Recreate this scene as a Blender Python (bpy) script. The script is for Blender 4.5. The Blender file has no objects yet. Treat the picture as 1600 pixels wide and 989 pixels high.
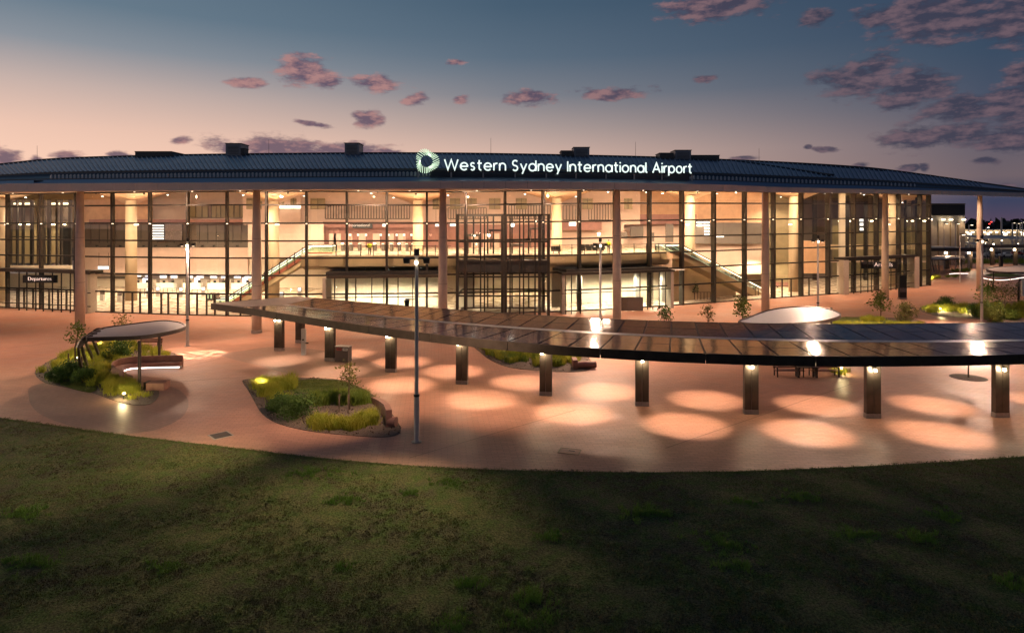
import bpy, bmesh, math, random
import numpy as np
from mathutils import Vector, Matrix
random.seed(7); np.random.seed(7)
R = math.radians
sc = bpy.context.scene
COL = sc.collection
# ------------------------------------------------------------------ camera
H = 11.0            # camera height; horizon on row 350 of a 1600 x 989 frame, 1000 px focal length
cam = bpy.data.cameras.new('camera'); camo = bpy.data.objects.new('camera', cam); COL.objects.link(camo)
camo.location = (0, 0, H); camo.rotation_euler = (R(90), 0, 0)
cam.sensor_width = 36; cam.lens = 22.5; cam.shift_y = -144.5/1600; cam.clip_start = .5; cam.clip_end = 6000
sc.camera = camo
sc.view_settings.view_transform = 'Standard'; sc.view_settings.look = 'None'
sc.view_settings.exposure = 0; sc.view_settings.gamma = 1
sc.render.engine = 'CYCLES'
cy = sc.cycles
cy.use_denoising = True; cy.denoising_input_passes = 'RGB_ALBEDO_NORMAL'; cy.denoising_prefilter = 'ACCURATE'; cy.max_bounces = 6; cy.diffuse_bounces = 3; cy.glossy_bounces = 3
cy.transmission_bounces = 4; cy.transparent_max_bounces = 16; cy.sample_clamp_indirect = 4
cy.caustics_reflective = False; cy.caustics_refractive = False; cy.use_light_tree = True

def s2l(c):
    return tuple(((v/255)/12.92 if v/255 <= .04045 else ((v/255+.055)/1.055)**2.4) for v in c)
# ------------------------------------------------------------------ dusk sky
world = bpy.data.worlds.new('World'); sc.world = world; world.use_nodes = True
NT = world.node_tree; NT.nodes.clear()
def nd(nt, t, **k):
    n = nt.nodes.new(t)
    for a, b in k.items():
        if a.startswith('i'): n.inputs[int(a[1:])].default_value = b
        else: setattr(n, a, b)
    return n
def math_(nt, op, a, b=None, c=None, clamp=False):
    n = nt.nodes.new('ShaderNodeMath'); n.operation = op; n.use_clamp = clamp
    for i, v in enumerate((a, b, c)):
        if v is None: continue
        if isinstance(v, (int, float)): n.inputs[i].default_value = v
        else: nt.links.new(v, n.inputs[i])
    return n.outputs[0]
def maprange(nt, v, a, b, c, d, smooth=False):
    n = nt.nodes.new('ShaderNodeMapRange'); n.interpolation_type = 'SMOOTHSTEP' if smooth else 'LINEAR'
    nt.links.new(v, n.inputs[0])
    for i, x in enumerate((a, b, c, d)): n.inputs[i+1].default_value = x
    return n.outputs[0]
def mixc(nt, f, a, b):
    n = nt.nodes.new('ShaderNodeMix'); n.data_type = 'RGBA'
    for s, v in ((0, f), (6, a), (7, b)):
        if hasattr(v, 'is_linked'): nt.links.new(v, n.inputs[s])
        elif s == 0: n.inputs[0].default_value = v
        else: n.inputs[s].default_value = (*v[:3], 1)
    return n.outputs[2]
def ramp(nt, v, stops):
    n = nt.nodes.new('ShaderNodeValToRGB'); nt.links.new(v, n.inputs[0])
    e = n.color_ramp.elements
    while len(e) < len(stops): e.new(.5)
    for x, (p, c) in zip(e, stops): x.position = p; x.color = (*s2l(c), 1)
    return n.outputs[0]
tc = nd(NT, 'ShaderNodeTexCoord')
sp = nd(NT, 'ShaderNodeSeparateXYZ'); NT.links.new(tc.outputs['Generated'], sp.inputs[0])
X, Y, Z = sp.outputs
hyp = math_(NT, 'SQRT', math_(NT, 'ADD', math_(NT, 'MULTIPLY', X, X), math_(NT, 'MULTIPLY', Y, Y)))
T = math_(NT, 'DIVIDE', Z, math_(NT, 'MAXIMUM', hyp, .02))          # tangent of the elevation
AZ = math_(NT, 'ARCTAN2', X, Y)
sa = R(-60)                                                       # where the sun went down
cs = math_(NT, 'DIVIDE', math_(NT, 'ADD', math_(NT, 'MULTIPLY', X, math.sin(sa)), math_(NT, 'MULTIPLY', Y, math.cos(sa))), math_(NT, 'MAXIMUM', hyp, .02))
t01 = maprange(NT, T, -.05, .75, 0, 1)
def st(*a): return [((t+.05)/.8, c) for t, c in a]
rl = ramp(NT, t01, st((-.05, (244,188,162)), (.03, (250,200,174)), (.085, (250,206,182)), (.125, (238,198,178)), (.18, (200,178,170)), (.235, (140,147,156)), (.29, (104,124,140)), (.6, (62,86,112))))
rc = ramp(NT, t01, st((-.05, (208,170,154)), (.06, (216,178,162)), (.11, (212,180,166)), (.15, (176,158,153)), (.2, (126,129,138)), (.26, (92,109,126)), (.34, (72,94,114)), (.65, (46,66,92))))
rr = ramp(NT, t01, st((-.05, (92,74,84)), (.0, (88,72,92)), (.03, (60,66,92)), (.06, (112,98,104)), (.1, (100,94,106)), (.16, (72,82,102)), (.22, (58,76,98)), (.28, (52,70,94)), (.65, (38,54,80))))
f1 = maprange(NT, cs, .5, .93, 0, 1); f2 = maprange(NT, cs, -.12, .5, 0, 1)
base = mixc(NT, f1, mixc(NT, f2, rr, rc), rl)
# clouds: ellipses in azimuth / elevation broken up by noise (px, py, half width, half height, pinkness)
CL = [(380,128,34,9,.8),(475,112,44,22,.8),(510,128,22,12,.8),(594,130,38,12,.9),(652,155,17,10,.35),(722,155,14,7,.5),(576,182,26,13,.15),(492,195,30,4,.5),
      (286,219,24,7,.6),(440,231,105,19,.0),(540,235,76,14,.0),(600,238,36,8,.1),(366,232,30,13,.2),(115,243,28,7,.2),(190,241,24,7,.15),(10,247,26,14,.3),(58,250,14,6,.2),
      (826,156,38,12,.5),(958,145,62,10,.6),(1104,121,24,6,.5),(716,99,16,5,.9),
      (1120,8,92,24,.55),(1278,28,30,13,.5),(1400,25,70,20,.5),(1480,25,120,42,.5),(1600,20,80,50,.4),
      (1340,125,70,30,.6),(1372,108,38,28,.6),(1424,140,60,28,.5),(1410,162,36,14,.5),(1500,172,66,22,.35),(1590,160,80,34,.45),(1592,120,34,18,.55),
      (1440,215,76,19,.45),(1500,206,72,19,.05),(1580,215,44,26,.3),(1288,231,24,5,.1),(1258,230,8,4,.1),(1422,262,26,6,.1),(1448,262,10,8,.1),(1540,250,26,6,.1),(1160,250,30,4,.2),(1342,256,12,6,.1),(1574,290,18,7,.5),
      (1700,120,120,50,.3),(1850,200,150,40,.2),(-200,120,90,20,.5),(-350,200,120,18,.3),(-120,240,60,10,.2)]
comb = nd(NT, 'ShaderNodeCombineXYZ'); NT.links.new(AZ, comb.inputs[0]); NT.links.new(T, comb.inputs[1])
P = comb.outputs[0]
wn = nd(NT, 'ShaderNodeTexNoise', i2=9.0, i3=5.0); wv = nd(NT, 'ShaderNodeVectorMath', operation='MULTIPLY'); wv.inputs[1].default_value = (1, 2.2, 1)
NT.links.new(P, wv.inputs[0]); NT.links.new(wv.outputs[0], wn.inputs[0])
wa = nd(NT, 'ShaderNodeVectorMath', operation='SUBTRACT'); NT.links.new(wn.outputs['Color'], wa.inputs[0]); wa.inputs[1].default_value = (.5,.5,.5)
wb = nd(NT, 'ShaderNodeVectorMath', operation='MULTIPLY_ADD'); NT.links.new(wa.outputs[0], wb.inputs[0]); wb.inputs[1].default_value = (.05,.022,0); NT.links.new(P, wb.inputs[2])
PW = wb.outputs[0]
dmin = None; pinkv = None
for px, py, rx, ry, pk in CL:
    az = math.atan((px-800)/1000); ca = math.cos(az)
    s = nd(NT, 'ShaderNodeVectorMath', operation='SUBTRACT'); NT.links.new(PW, s.inputs[0]); s.inputs[1].default_value = (az, (350-py)/1000*ca, 0)
    m = nd(NT, 'ShaderNodeVectorMath', operation='MULTIPLY'); NT.links.new(s.outputs[0], m.inputs[0]); m.inputs[1].default_value = (1/(rx*1.45/1000*ca*ca), 1/(ry*1.55/1000*ca), 0)
    l = nd(NT, 'ShaderNodeVectorMath', operation='LENGTH'); NT.links.new(m.outputs[0], l.inputs[0])
    L = l.outputs['Value']
    w = math_(NT, 'MULTIPLY', math_(NT, 'SUBTRACT', 1.3, L, clamp=True), pk)
    dmin = L if dmin is None else math_(NT, 'MINIMUM', dmin, L)
    pinkv = w if pinkv is None else math_(NT, 'MAXIMUM', pinkv, w)
def cn(scale, detail, off, sy=2.5):
    v = nd(NT, 'ShaderNodeVectorMath', operation='MULTIPLY_ADD'); NT.links.new(P, v.inputs[0]); v.inputs[1].default_value = (1, sy, 1); v.inputs[2].default_value = off
    n = nd(NT, 'ShaderNodeTexNoise', i2=scale, i3=detail, i4=.62); NT.links.new(v.outputs[0], n.inputs[0]); return n.outputs[0]
n1 = cn(26, 7, (0,0,0)); n2 = cn(26, 4, (-.012,.022,0)); n3 = cn(9, 3, (3,1,0))
dens = math_(NT, 'ADD', math_(NT, 'MULTIPLY', math_(NT, 'SUBTRACT', .90, dmin), 1.5), math_(NT, 'MULTIPLY', math_(NT, 'SUBTRACT', n1, .50), 2.6))
mask = maprange(NT, dens, .1, .8, 0, .9, True)
inside = maprange(NT, dmin, 1.0, 1.3, 1, 0, True)
mask = math_(NT, 'MULTIPLY', mask, inside)
lit = math_(NT, 'ADD', math_(NT, 'MULTIPLY', math_(NT, 'SUBTRACT', n1, n2), 4.2), math_(NT, 'ADD', math_(NT, 'MULTIPLY', pinkv, .75), math_(NT, 'MULTIPLY', math_(NT,'SUBTRACT',n3,.5), .6)), clamp=True)
f3 = maprange(NT, cs, .12, .6, 0, 1)
pink = mixc(NT, f3, s2l((112,92,102)), s2l((176,130,128)))
dark = mixc(NT, f3, s2l((62,62,80)), s2l((98,80,100)))
cloud = mixc(NT, lit, dark, pink)
full = mixc(NT, mask, base, cloud)
bg = nd(NT, 'ShaderNodeBackground', i1=1.0); NT.links.new(full, bg.inputs[0])
wo = nd(NT, 'ShaderNodeOutputWorld'); NT.links.new(bg.outputs[0], wo.inputs[0])
world.cycles.sampling_method = 'MANUAL'; world.cycles.sample_map_resolution = 256

# ------------------------------------------------------------------ helpers
def W(px, py, d): return Vector(((px-800)/1000*d, d, H-(py-350)/1000*d))
def G(px, py, z=0.0):
    d = (H-z)*1000/(py-350); return Vector(((px-800)/1000*d, d, z))
def AT(px, d, z=0.0): return Vector(((px-800)/1000*d, d, z))
def world_org(p):
    v = Vector((0,0,0))
    while p is not None: v += p.location; p = p.parent
    return v
class MB:
    def __init__(s): s.v = []; s.f = []
    def add(s, vs, fs):
        b = len(s.v); s.v += [tuple(v) for v in vs]; s.f += [tuple(i+b for i in f) for f in fs]; return s
    def quad(s, a, b, c, d): return s.add([a,b,c,d], [(0,1,2,3)])
    def box(s, c, d, rz=0.0):
        x, y, z = d[0]/2, d[1]/2, d[2]/2; ca, sn = math.cos(rz), math.sin(rz); vs = []
        for k in (-z, z):
            for (i, j) in ((-x,-y),(x,-y),(x,y),(-x,y)): vs.append((c[0]+i*ca-j*sn, c[1]+i*sn+j*ca, c[2]+k))
        return s.add(vs, [(3,2,1,0),(4,5,6,7),(0,1,5,4),(1,2,6,5),(2,3,7,6),(3,0,4,7)])
    def bar(s, a, b, w, h=None, up=(0,0,1)):
        h = w if h is None else h
        a, b = Vector(a), Vector(b); t = (b-a).normalized(); u = Vector(up)
        if abs(t.dot(u)) > .98: u = Vector((0,1,0))
        r = t.cross(u).normalized()*w/2; q = r.cross(t).normalized()*h/2
        vs = [a-r-q, a+r-q, a+r+q, a-r+q, b-r-q, b+r-q, b+r+q, b-r+q]
        return s.add(vs, [(3,2,1,0),(4,5,6,7),(0,1,5,4),(1,2,6,5),(2,3,7,6),(3,0,4,7)])
    def prism(s, poly, z0, z1):
        n = len(poly)
        vs = [(p[0],p[1],z0) for p in poly]+[(p[0],p[1],z1) for p in poly]
        return s.add(vs, [tuple(range(n-1,-1,-1)), tuple(range(n,2*n))]+[(i,(i+1)%n,n+(i+1)%n,n+i) for i in range(n)])
    def tube(s, pts, rad, n=8, cap=True):
        pts = [Vector(p) for p in pts]; k = len(pts)
        if not hasattr(rad, '__len__'): rad = [rad]*k
        vs = []
        for i, p in enumerate(pts):
            t = (pts[min(i+1,k-1)]-pts[max(i-1,0)]).normalized(); u = Vector((0,0,1)) if abs(t.z) < .95 else Vector((0,1,0))
            a = t.cross(u).normalized(); b = a.cross(t).normalized()
            for j in range(n):
                g = 2*math.pi*j/n; vs.append(p+(a*math.cos(g)+b*math.sin(g))*rad[i])
        fs = [(i*n+j, i*n+(j+1)%n, (i+1)*n+(j+1)%n, (i+1)*n+j) for i in range(k-1) for j in range(n)]
        if cap: fs += [tuple(range(n-1,-1,-1)), tuple(range((k-1)*n, k*n))]
        return s.add(vs, fs)
    def strip(s, A, B):                        # a ribbon between two point lists
        b = len(s.v); n = len(A); s.v += [tuple(a) for a in A]+[tuple(x) for x in B]
        s.f += [(b+i, b+i+1, b+n+i+1, b+n+i) for i in range(n-1)]; return s
    def wallrun(s, pts, th, z0, z1):           # thick wall along a plan polyline
        L, Rr = offs(pts, th/2), offs(pts, -th/2)
        poly = L + Rr[::-1]; n = len(L); b = len(s.v)
        z0 = z0 if hasattr(z0,'__len__') else [z0]*n; z1 = z1 if hasattr(z1,'__len__') else [z1]*n
        for i in range(n): s.v += [(*L[i][:2], z0[i]), (*L[i][:2], z1[i]), (*Rr[i][:2], z1[i]), (*Rr[i][:2], z0[i])]
        for i in range(n-1):
            for j in range(4): s.f.append((b+4*i+j, b+4*i+(j+1)%4, b+4*i+4+(j+1)%4, b+4*i+4+j))
        s.f += [(b+3,b+2,b+1,b), (b+4*n-4, b+4*n-3, b+4*n-2, b+4*n-1)]; return s
    def build(s, name, m, parent=None, smooth=False, kind=None, rel=True):
        o0 = world_org(parent) if (parent is not None and rel) else Vector((0,0,0))
        v = np.array(s.v, dtype=float) - np.array(o0)[None,:]
        loc = Vector((0,0,0))
        if parent is None:
            c = Vector((v[:,0].mean(), v[:,1].mean(), v[:,2].min())); v = v - np.array(c)[None,:]; loc = c
        me = bpy.data.meshes.new(name); me.from_pydata([tuple(x) for x in v], [], s.f)
        if m is not None: me.materials.append(m)
        if smooth: me.shade_smooth()
        o = bpy.data.objects.new(name, me); COL.objects.link(o); o.location = loc
        if parent is not None: o.parent = parent
        if kind: o['kind'] = kind
        return o
def offs(pts, w):
    out = []; n = len(pts)
    for i in range(n):
        a = Vector(pts[max(i-1,0)][:2]); b = Vector(pts[min(i+1,n-1)][:2]); t = (b-a).normalized()
        out.append(Vector((pts[i][0]-t.y*w, pts[i][1]+t.x*w)))
    return out
def tag(o, label=None, cat=None, group=None, kind=None):
    if label: o['label'] = label
    if cat: o['category'] = cat
    if group: o['group'] = group
    if kind: o['kind'] = kind
    return o
def empty(name, loc, label=None, cat=None, group=None, rz=0):
    o = bpy.data.objects.new(name, None); COL.objects.link(o); o.location = loc; o.rotation_euler = (0,0,rz); o.empty_display_size = .3
    return tag(o, label, cat, group)
def copy_tree(o, parent=None):
    c = o.copy(); COL.objects.link(c)
    if parent is not None: c.parent = parent
    for ch in list(o.children): copy_tree(ch, c)
    return c
def pcopy(o, loc=None, rz=None, parent=None):      # a copy of one part sharing its mesh
    c = o.copy(); COL.objects.link(c)
    if parent is not None: c.parent = parent
    if loc is not None: c.location = loc
    if rz is not None: c.rotation_euler = (0,0,rz)
    return c
def lamp(kind, loc, energy, col=(1,.74,.5), parent=None, size=.05, angle=None, blend=.3, target=None, name='lamp_light'):
    l = bpy.data.lights.new(name, kind); l.energy = energy; l.color = col
    if kind in ('POINT','SPOT'): l.shadow_soft_size = size
    if kind == 'SPOT': l.spot_size = R(angle); l.spot_blend = blend
    o = bpy.data.objects.new(name, l); COL.objects.link(o); loc = Vector(loc)
    if target is not None: o.rotation_euler = (Vector(target)-loc).to_track_quat('-Z','Y').to_euler()
    o.location = loc - (world_org(parent) if parent is not None else Vector((0,0,0)))
    if parent is not None: o.parent = parent
    return o
# ------------------------------------------------------------------ materials
def newmat(name):
    m = bpy.data.materials.new(name); m.use_nodes = True; nt = m.node_tree
    return m, nt, nt.nodes['Principled BSDF']
def mat(name, col, rough=.6, metal=0., var=.15, scale=4., bump=0., bscale=None, stretch=(1,1,1), spec=.5, col2=None, worldc=False):
    m, nt, b = newmat(name)
    if worldc: g = nd(nt, 'ShaderNodeNewGeometry'); src = g.outputs['Position']
    else: g = nd(nt, 'ShaderNodeTexCoord'); src = g.outputs['Object']
    mp = nd(nt, 'ShaderNodeVectorMath', operation='MULTIPLY'); mp.inputs[1].default_value = stretch; nt.links.new(src, mp.inputs[0])
    n = nd(nt, 'ShaderNodeTexNoise', i2=scale, i3=5.0); nt.links.new(mp.outputs[0], n.inputs[0])
    f = maprange(nt, n.outputs[0], .3, .7, 0, 1)
    a = tuple(c*(1-var) for c in col); c2 = col2 or tuple(min(1, c*(1+var)) for c in col)
    nt.links.new(mixc(nt, f, a, c2), b.inputs['Base Color'])
    nt.links.new(maprange(nt, n.outputs[0], 0, 1, max(.02, rough-.12), min(1, rough+.12)), b.inputs['Roughness'])
    b.inputs['Metallic'].default_value = metal; b.inputs['Specular IOR Level'].default_value = spec
    if bump:
        n2 = nd(nt, 'ShaderNodeTexNoise', i2=bscale or scale*6, i3=4.0); nt.links.new(mp.outputs[0], n2.inputs[0])
        bp = nd(nt, 'ShaderNodeBump', i0=bump, i1=.02); nt.links.new(n2.outputs[0], bp.inputs['Height']); nt.links.new(bp.outputs[0], b.inputs['Normal'])
    return m
def emat(name, col, strength, base=(.8,.8,.8)):
    m, nt, b = newmat(name); b.inputs['Base Color'].default_value = (*base,1)
    b.inputs['Emission Color'].default_value = (*col,1); b.inputs['Emission Strength'].default_value = strength
    return m
def glassmat(name, tint=(.93,.96,.92), refl=.07, rough=.0):
    m = bpy.data.materials.new(name); m.use_nodes = True; nt = m.node_tree; nt.nodes.clear()
    t = nd(nt, 'ShaderNodeBsdfTransparent'); t.inputs[0].default_value = (*tint,1)
    g = nd(nt, 'ShaderNodeBsdfGlossy'); g.inputs['Roughness'].default_value = rough; g.inputs[0].default_value = (1,1,1,1)
    lw = nd(nt, 'ShaderNodeLayerWeight', i0=.25)
    f = math_(nt, 'ADD', math_(nt, 'MULTIPLY', lw.outputs['Fresnel'], .45), refl, clamp=True)
    mx = nd(nt, 'ShaderNodeMixShader'); nt.links.new(f, mx.inputs[0]); nt.links.new(t.outputs[0], mx.inputs[1]); nt.links.new(g.outputs[0], mx.inputs[2])
    o = nd(nt, 'ShaderNodeOutputMaterial'); nt.links.new(mx.outputs[0], o.inputs[0]); return m
def paving_mat(name, c1, c2, mortar, rot=-.12, sat=1.0):
    m, nt, b = newmat(name)
    g = nd(nt, 'ShaderNodeNewGeometry')
    mp = nd(nt, 'ShaderNodeMapping'); mp.inputs['Rotation'].default_value = (0,0,rot); nt.links.new(g.outputs['Position'], mp.inputs[0])
    br = nd(nt, 'ShaderNodeTexBrick', offset=.5); nt.links.new(mp.outputs[0], br.inputs[0])
    br.inputs['Scale'].default_value = 1; br.inputs['Brick Width'].default_value = .6; br.inputs['Row Height'].default_value = .2
    br.inputs['Mortar Size'].default_value = .014; br.inputs['Color1'].default_value = (*c1,1); br.inputs['Color2'].default_value = (*c2,1); br.inputs['Mortar'].default_value = (*mortar,1)
    n = nd(nt, 'ShaderNodeTexNoise', i2=.35, i3=6.0, i4=.6); nt.links.new(g.outputs['Position'], n.inputs[0])
    n2 = nd(nt, 'ShaderNodeTexNoise', i2=9., i3=4.0); nt.links.new(g.outputs['Position'], n2.inputs[0])
    k = math_(nt, 'ADD', maprange(nt, n.outputs[0], .3, .7, .84, 1.08), maprange(nt, n2.outputs[0], .3, .7, -.07, .07))
    v = nd(nt, 'ShaderNodeVectorMath', operation='SCALE'); nt.links.new(br.outputs[0], v.inputs[0]); nt.links.new(k, v.inputs['Scale'])
    nt.links.new(v.outputs[0], b.inputs['Base Color'])
    nt.links.new(maprange(nt, n.outputs[0], .3, .7, .38, .6), b.inputs['Roughness'])
    bp = nd(nt, 'ShaderNodeBump', i0=.35, i1=.006); nt.links.new(math_(nt, 'SUBTRACT', n2.outputs[0], br.outputs['Fac']), bp.inputs['Height']); nt.links.new(bp.outputs[0], b.inputs['Normal'])
    return m
M = {}
M['paving'] = paving_mat('paving', (.53,.275,.185), (.45,.23,.155), (.31,.16,.11))
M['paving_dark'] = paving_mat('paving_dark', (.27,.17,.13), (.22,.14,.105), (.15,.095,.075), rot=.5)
M['paver'] = mat('paver', (.42,.225,.155), .55, bump=.2, worldc=True, scale=3)
M['ground'] = mat('ground', (.035,.04,.028), .9, var=.4, scale=.05, worldc=True)
M['asphalt'] = mat('asphalt', (.05,.05,.052), .85, var=.2, scale=.5, worldc=True, bump=.2)
M['gravel'] = mat('gravel', (.13,.095,.07), .9, var=.5, scale=14, bump=1.0, bscale=30, worldc=True)
M['steel_dark'] = mat('steel_dark', (.045,.042,.04), .4, .6, var=.2)
M['frame'] = mat('frame', (.034,.03,.026), .38, .5, var=.15)
M['bronze'] = mat('bronze', (.07,.058,.046), .38, .6, var=.2, scale=2)
M['pole'] = mat('pole', (.50,.48,.46), .5, .1, var=.1)
M['column'] = mat('column', (.64,.53,.43), .55, var=.08, scale=1.2)
M['colbase'] = mat('colbase', (.36,.33,.30), .4, .7, var=.15, scale=6)
M['fascia'] = mat('fascia', (.70,.60,.52), .5, .1, var=.06, scale=.6)
M['soffit'] = mat('soffit', (.66,.52,.40), .6, var=.05, scale=.4)
M['roof'] = mat('roof', (.13,.18,.26), .4, .55, var=.12, scale=.25)
M['roofdark'] = mat('roofdark', (.055,.065,.08), .5, .4, var=.2, scale=.5)
M['rib'] = mat('rib', (.22,.26,.31), .4, .6, var=.1)
M['fin'] = mat('fin', (.5,.5,.5), .4, .5, var=.1)
M['unit'] = mat('unit', (.33,.34,.34), .5, .4, var=.12, scale=1)
M['unitdark'] = mat('unitdark', (.12,.12,.11), .6, .2, var=.2)
M['glass'] = glassmat('glass')
M['glass_green'] = glassmat('glass_green', (.72,.92,.80), .12)
M['solar'] = mat('solar', (.012,.016,.034), .12, .0, var=.25, scale=3, spec=.4)
M['sheet'] = mat('sheet', (.42,.37,.32), .45, .3, var=.08)
M['stone'] = mat('stone', (.60,.36,.22), .6, var=.10, scale=1.3, bump=.15)
M['cream'] = mat('cream', (.72,.62,.50), .6, var=.05, scale=1)
M['hallcol'] = mat('hallcol', (.48,.36,.24), .6, var=.06, scale=1)
M['floor_in'] = mat('floor_in', (.58,.48,.38), .28, var=.06, scale=.8, worldc=True)
M['maroon'] = mat('maroon', (.27,.13,.11), .6, var=.12, scale=1.5)
M['bulkhead'] = mat('bulkhead', (.11,.09,.08), .6, var=.1, scale=1)
M['olive'] = mat('olive', (.24,.19,.11), .6, var=.12, scale=1)
M['timber'] = mat('timber', (.68,.43,.28), .5, var=.12, scale=2, stretch=(1,6,1))
M['stone_b'] = mat('stone_b', (.50,.29,.17), .6, var=.14, scale=.9, bump=.15)
M['pinkwall'] = mat('pinkwall', (.62,.45,.38), .6, var=.06, scale=1)
M['slabside'] = mat('slabside', (.62,.48,.30), .5, var=.08, scale=.6)
M['white'] = mat('white', (.78,.76,.72), .5, var=.04)
M['black'] = mat('black', (.02,.02,.02), .4, var=.2)
M['red'] = mat('red', (.45,.06,.04), .5, var=.1)
M['brick_red'] = mat('brick_red', (.30,.15,.11), .6, var=.18, scale=3, bump=.2)
M['shade'] = mat('shade', (.42,.38,.38), .5, .05, var=.08, scale=.8)
M['shaderim'] = mat('shaderim', (.07,.055,.05), .4, .5, var=.15)
M['concrete'] = mat('concrete', (.40,.36,.31), .7, var=.1, scale=1, bump=.1)
M['trunk'] = mat('trunk', (.13,.09,.06), .9, var=.3, scale=8, bump=.4, stretch=(1,1,.3))
M['screen_off'] = mat('screen_off', (.16,.13,.13), .25, var=.1)
M['hivis'] = mat('hivis', (.65,.75,.04), .7, var=.1)
M['cloth'] = mat('cloth', (.03,.03,.04), .8, var=.2)
M['skin'] = mat('skin', (.45,.27,.19), .6, var=.08)
M['maroon_red'] = mat('maroon_red', (.34,.11,.07), .5, var=.1)
M['e_sign'] = emat('e_sign', (.84,1,.92), 1.15)
M['e_logo'] = emat('e_logo', (.72,.98,.66), 1.1)
M['e_warm'] = emat('e_warm', (1,.80,.52), 14)
M['e_white'] = emat('e_white', (1,.93,.82), 9)
M['e_soft'] = emat('e_soft', (1,.80,.55), 3.0)
M['e_led'] = emat('e_led', (1,.84,.74), 3.2)
M['e_screen'] = emat('e_screen', (.88,.92,1), 1.0)
M['e_blue'] = emat('e_blue', (.25,.4,1), 1.1)
M['e_green'] = emat('e_green', (.25,.9,.35), .9)
M['e_red'] = emat('e_red', (1,.05,.03), 3)
M['e_text'] = emat('e_text', (1,.72,.62), .9)
M['e_purple'] = emat('e_purple', (.45,.25,1), 1.0)
def leafmat(name, c1, c2, tr=.25, scale=1.2):
    m, nt, b = newmat(name)
    g = nd(nt, 'ShaderNodeNewGeometry'); n = nd(nt, 'ShaderNodeTexNoise', i2=scale, i3=3.0); nt.links.new(g.outputs['Position'], n.inputs[0])
    nt.links.new(mixc(nt, maprange(nt, n.outputs[0], .35, .65, 0, 1), c1, c2), b.inputs['Base Color'])
    b.inputs['Roughness'].default_value = .6; b.inputs['Specular IOR Level'].default_value = .25
    tl = nd(nt, 'ShaderNodeBsdfTranslucent'); nt.links.new(b.inputs['Base Color'].links[0].from_socket, tl.inputs[0])
    mx = nd(nt, 'ShaderNodeMixShader', i0=tr); o = nt.nodes['Material Output']
    nt.links.new(b.outputs[0], mx.inputs[1]); nt.links.new(tl.outputs[0], mx.inputs[2]); nt.links.new(mx.outputs[0], o.inputs[0]); return m
M['leaf'] = leafmat('leaf', (.10,.15,.03), (.17,.21,.045))
M['leaf_warm'] = leafmat('leaf_warm', (.12,.12,.035), (.17,.15,.05))
M['shrub'] = leafmat('shrub', (.05,.11,.022), (.09,.16,.03))
M['tussock'] = leafmat('tussock', (.28,.34,.035), (.46,.44,.055), .35)
M['tussock_dark'] = leafmat('tussock_dark', (.11,.18,.025), (.19,.25,.035), .3)
M['lawn_small'] = leafmat('lawn_small', (.11,.15,.03), (.16,.19,.04), .1)
M['dark_tree'] = leafmat('dark_tree', (.012,.015,.01), (.02,.025,.014), .1)
# ================================================================== THE GROUND
def interp(tab, x):
    xs, ys = zip(*tab); return float(np.interp(x, xs, ys))
def smooth_tab(tab, x):      # Catmull-Rom through a table
    if x <= tab[0][0]: a, b = tab[0], tab[1]; return a[1]+(b[1]-a[1])*(x-a[0])/(b[0]-a[0])
    if x >= tab[-1][0]: a, b = tab[-2], tab[-1]; return b[1]+(b[1]-a[1])*(x-b[0])/(b[0]-a[0])
    for i in range(len(tab)-1):
        if tab[i][0] <= x <= tab[i+1][0]: break
    p1, p2 = tab[i], tab[i+1]; p0 = tab[i-1] if i > 0 else p1; p3 = tab[i+2] if i+2 < len(tab) else p2
    h = p2[0]-p1[0]; t = (x-p1[0])/h
    m1 = (p2[1]-p0[1])/(p2[0]-p0[0])*h; m2 = (p3[1]-p1[1])/(p3[0]-p1[0])*h
    return (2*t**3-3*t*t+1)*p1[1]+(t**3-2*t*t+t)*m1+(-2*t**3+3*t*t)*p2[1]+(t**3-t*t)*m2
EDGE = [(-700,560),(-300,612),(0,653.5),(168,677),(339,697.5),(500,716),(640,728),(781,735),(980,738.5),(1130,737.5),(1260,733.5),(1430,725),(1600,714),(1900,690),(2400,650)]
edge_pts = [G(px, smooth_tab(EDGE, px)) for px in range(-700, 2401, 25)]
g = MB(); g.quad((-3000,-600,-.06),(3000,-600,-.06),(3000,4500,-.06),(-3000,4500,-.06)); tag(g.build('ground', M['ground']), kind='structure')
g = MB(); pv = [(p.x,p.y,0) for p in edge_pts]; far = [(p.x*1.0 if abs(p.x) < 1 else p.x, 235, 0) for p in edge_pts]
far = [(pv[0][0]-60+ (pv[-1][0]-pv[0][0]+160)*i/(len(pv)-1), 210, 0) for i in range(len(pv))]
g.strip(pv, far); tag(g.build('paving', M['paving']), kind='structure')
# border course of the paving along the lawn: every paver its own piece
pav = bpy.data.objects['paving']
def resample(pts, step):
    out = [Vector(pts[0])]; acc = 0
    for a, b in zip(pts[:-1], pts[1:]):
        a, b = Vector(a), Vector(b); L = (b-a).length; t = step-acc
        while t <= L: out.append(a+(b-a)*t/L); t += step
        acc = (acc+L) % step
    return out
vis = [p for p in edge_pts if -.9 < p.x/p.y < .9]
bp_ = resample(vis, .46)
m0 = MB().box((0,0,0), (.445,.40,.02)); pz = None
for i, (a, b) in enumerate(zip(bp_[:-1], bp_[1:])):
    c = (a+b)/2; t = (b-a).normalized(); nrm = Vector((-t.y, t.x, 0)); loc = c+nrm*.205
    if pz is None: pz = m0.build('paver', M['paver'], pav); 
    o = pz if i == 0 else pcopy(pz, parent=pav)
    o.location = Vector((loc.x, loc.y, .002+random.uniform(-.002,.003)))-pav.location; o.rotation_euler = (0,0,math.atan2(t.y,t.x))
    if i > 285: break
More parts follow.
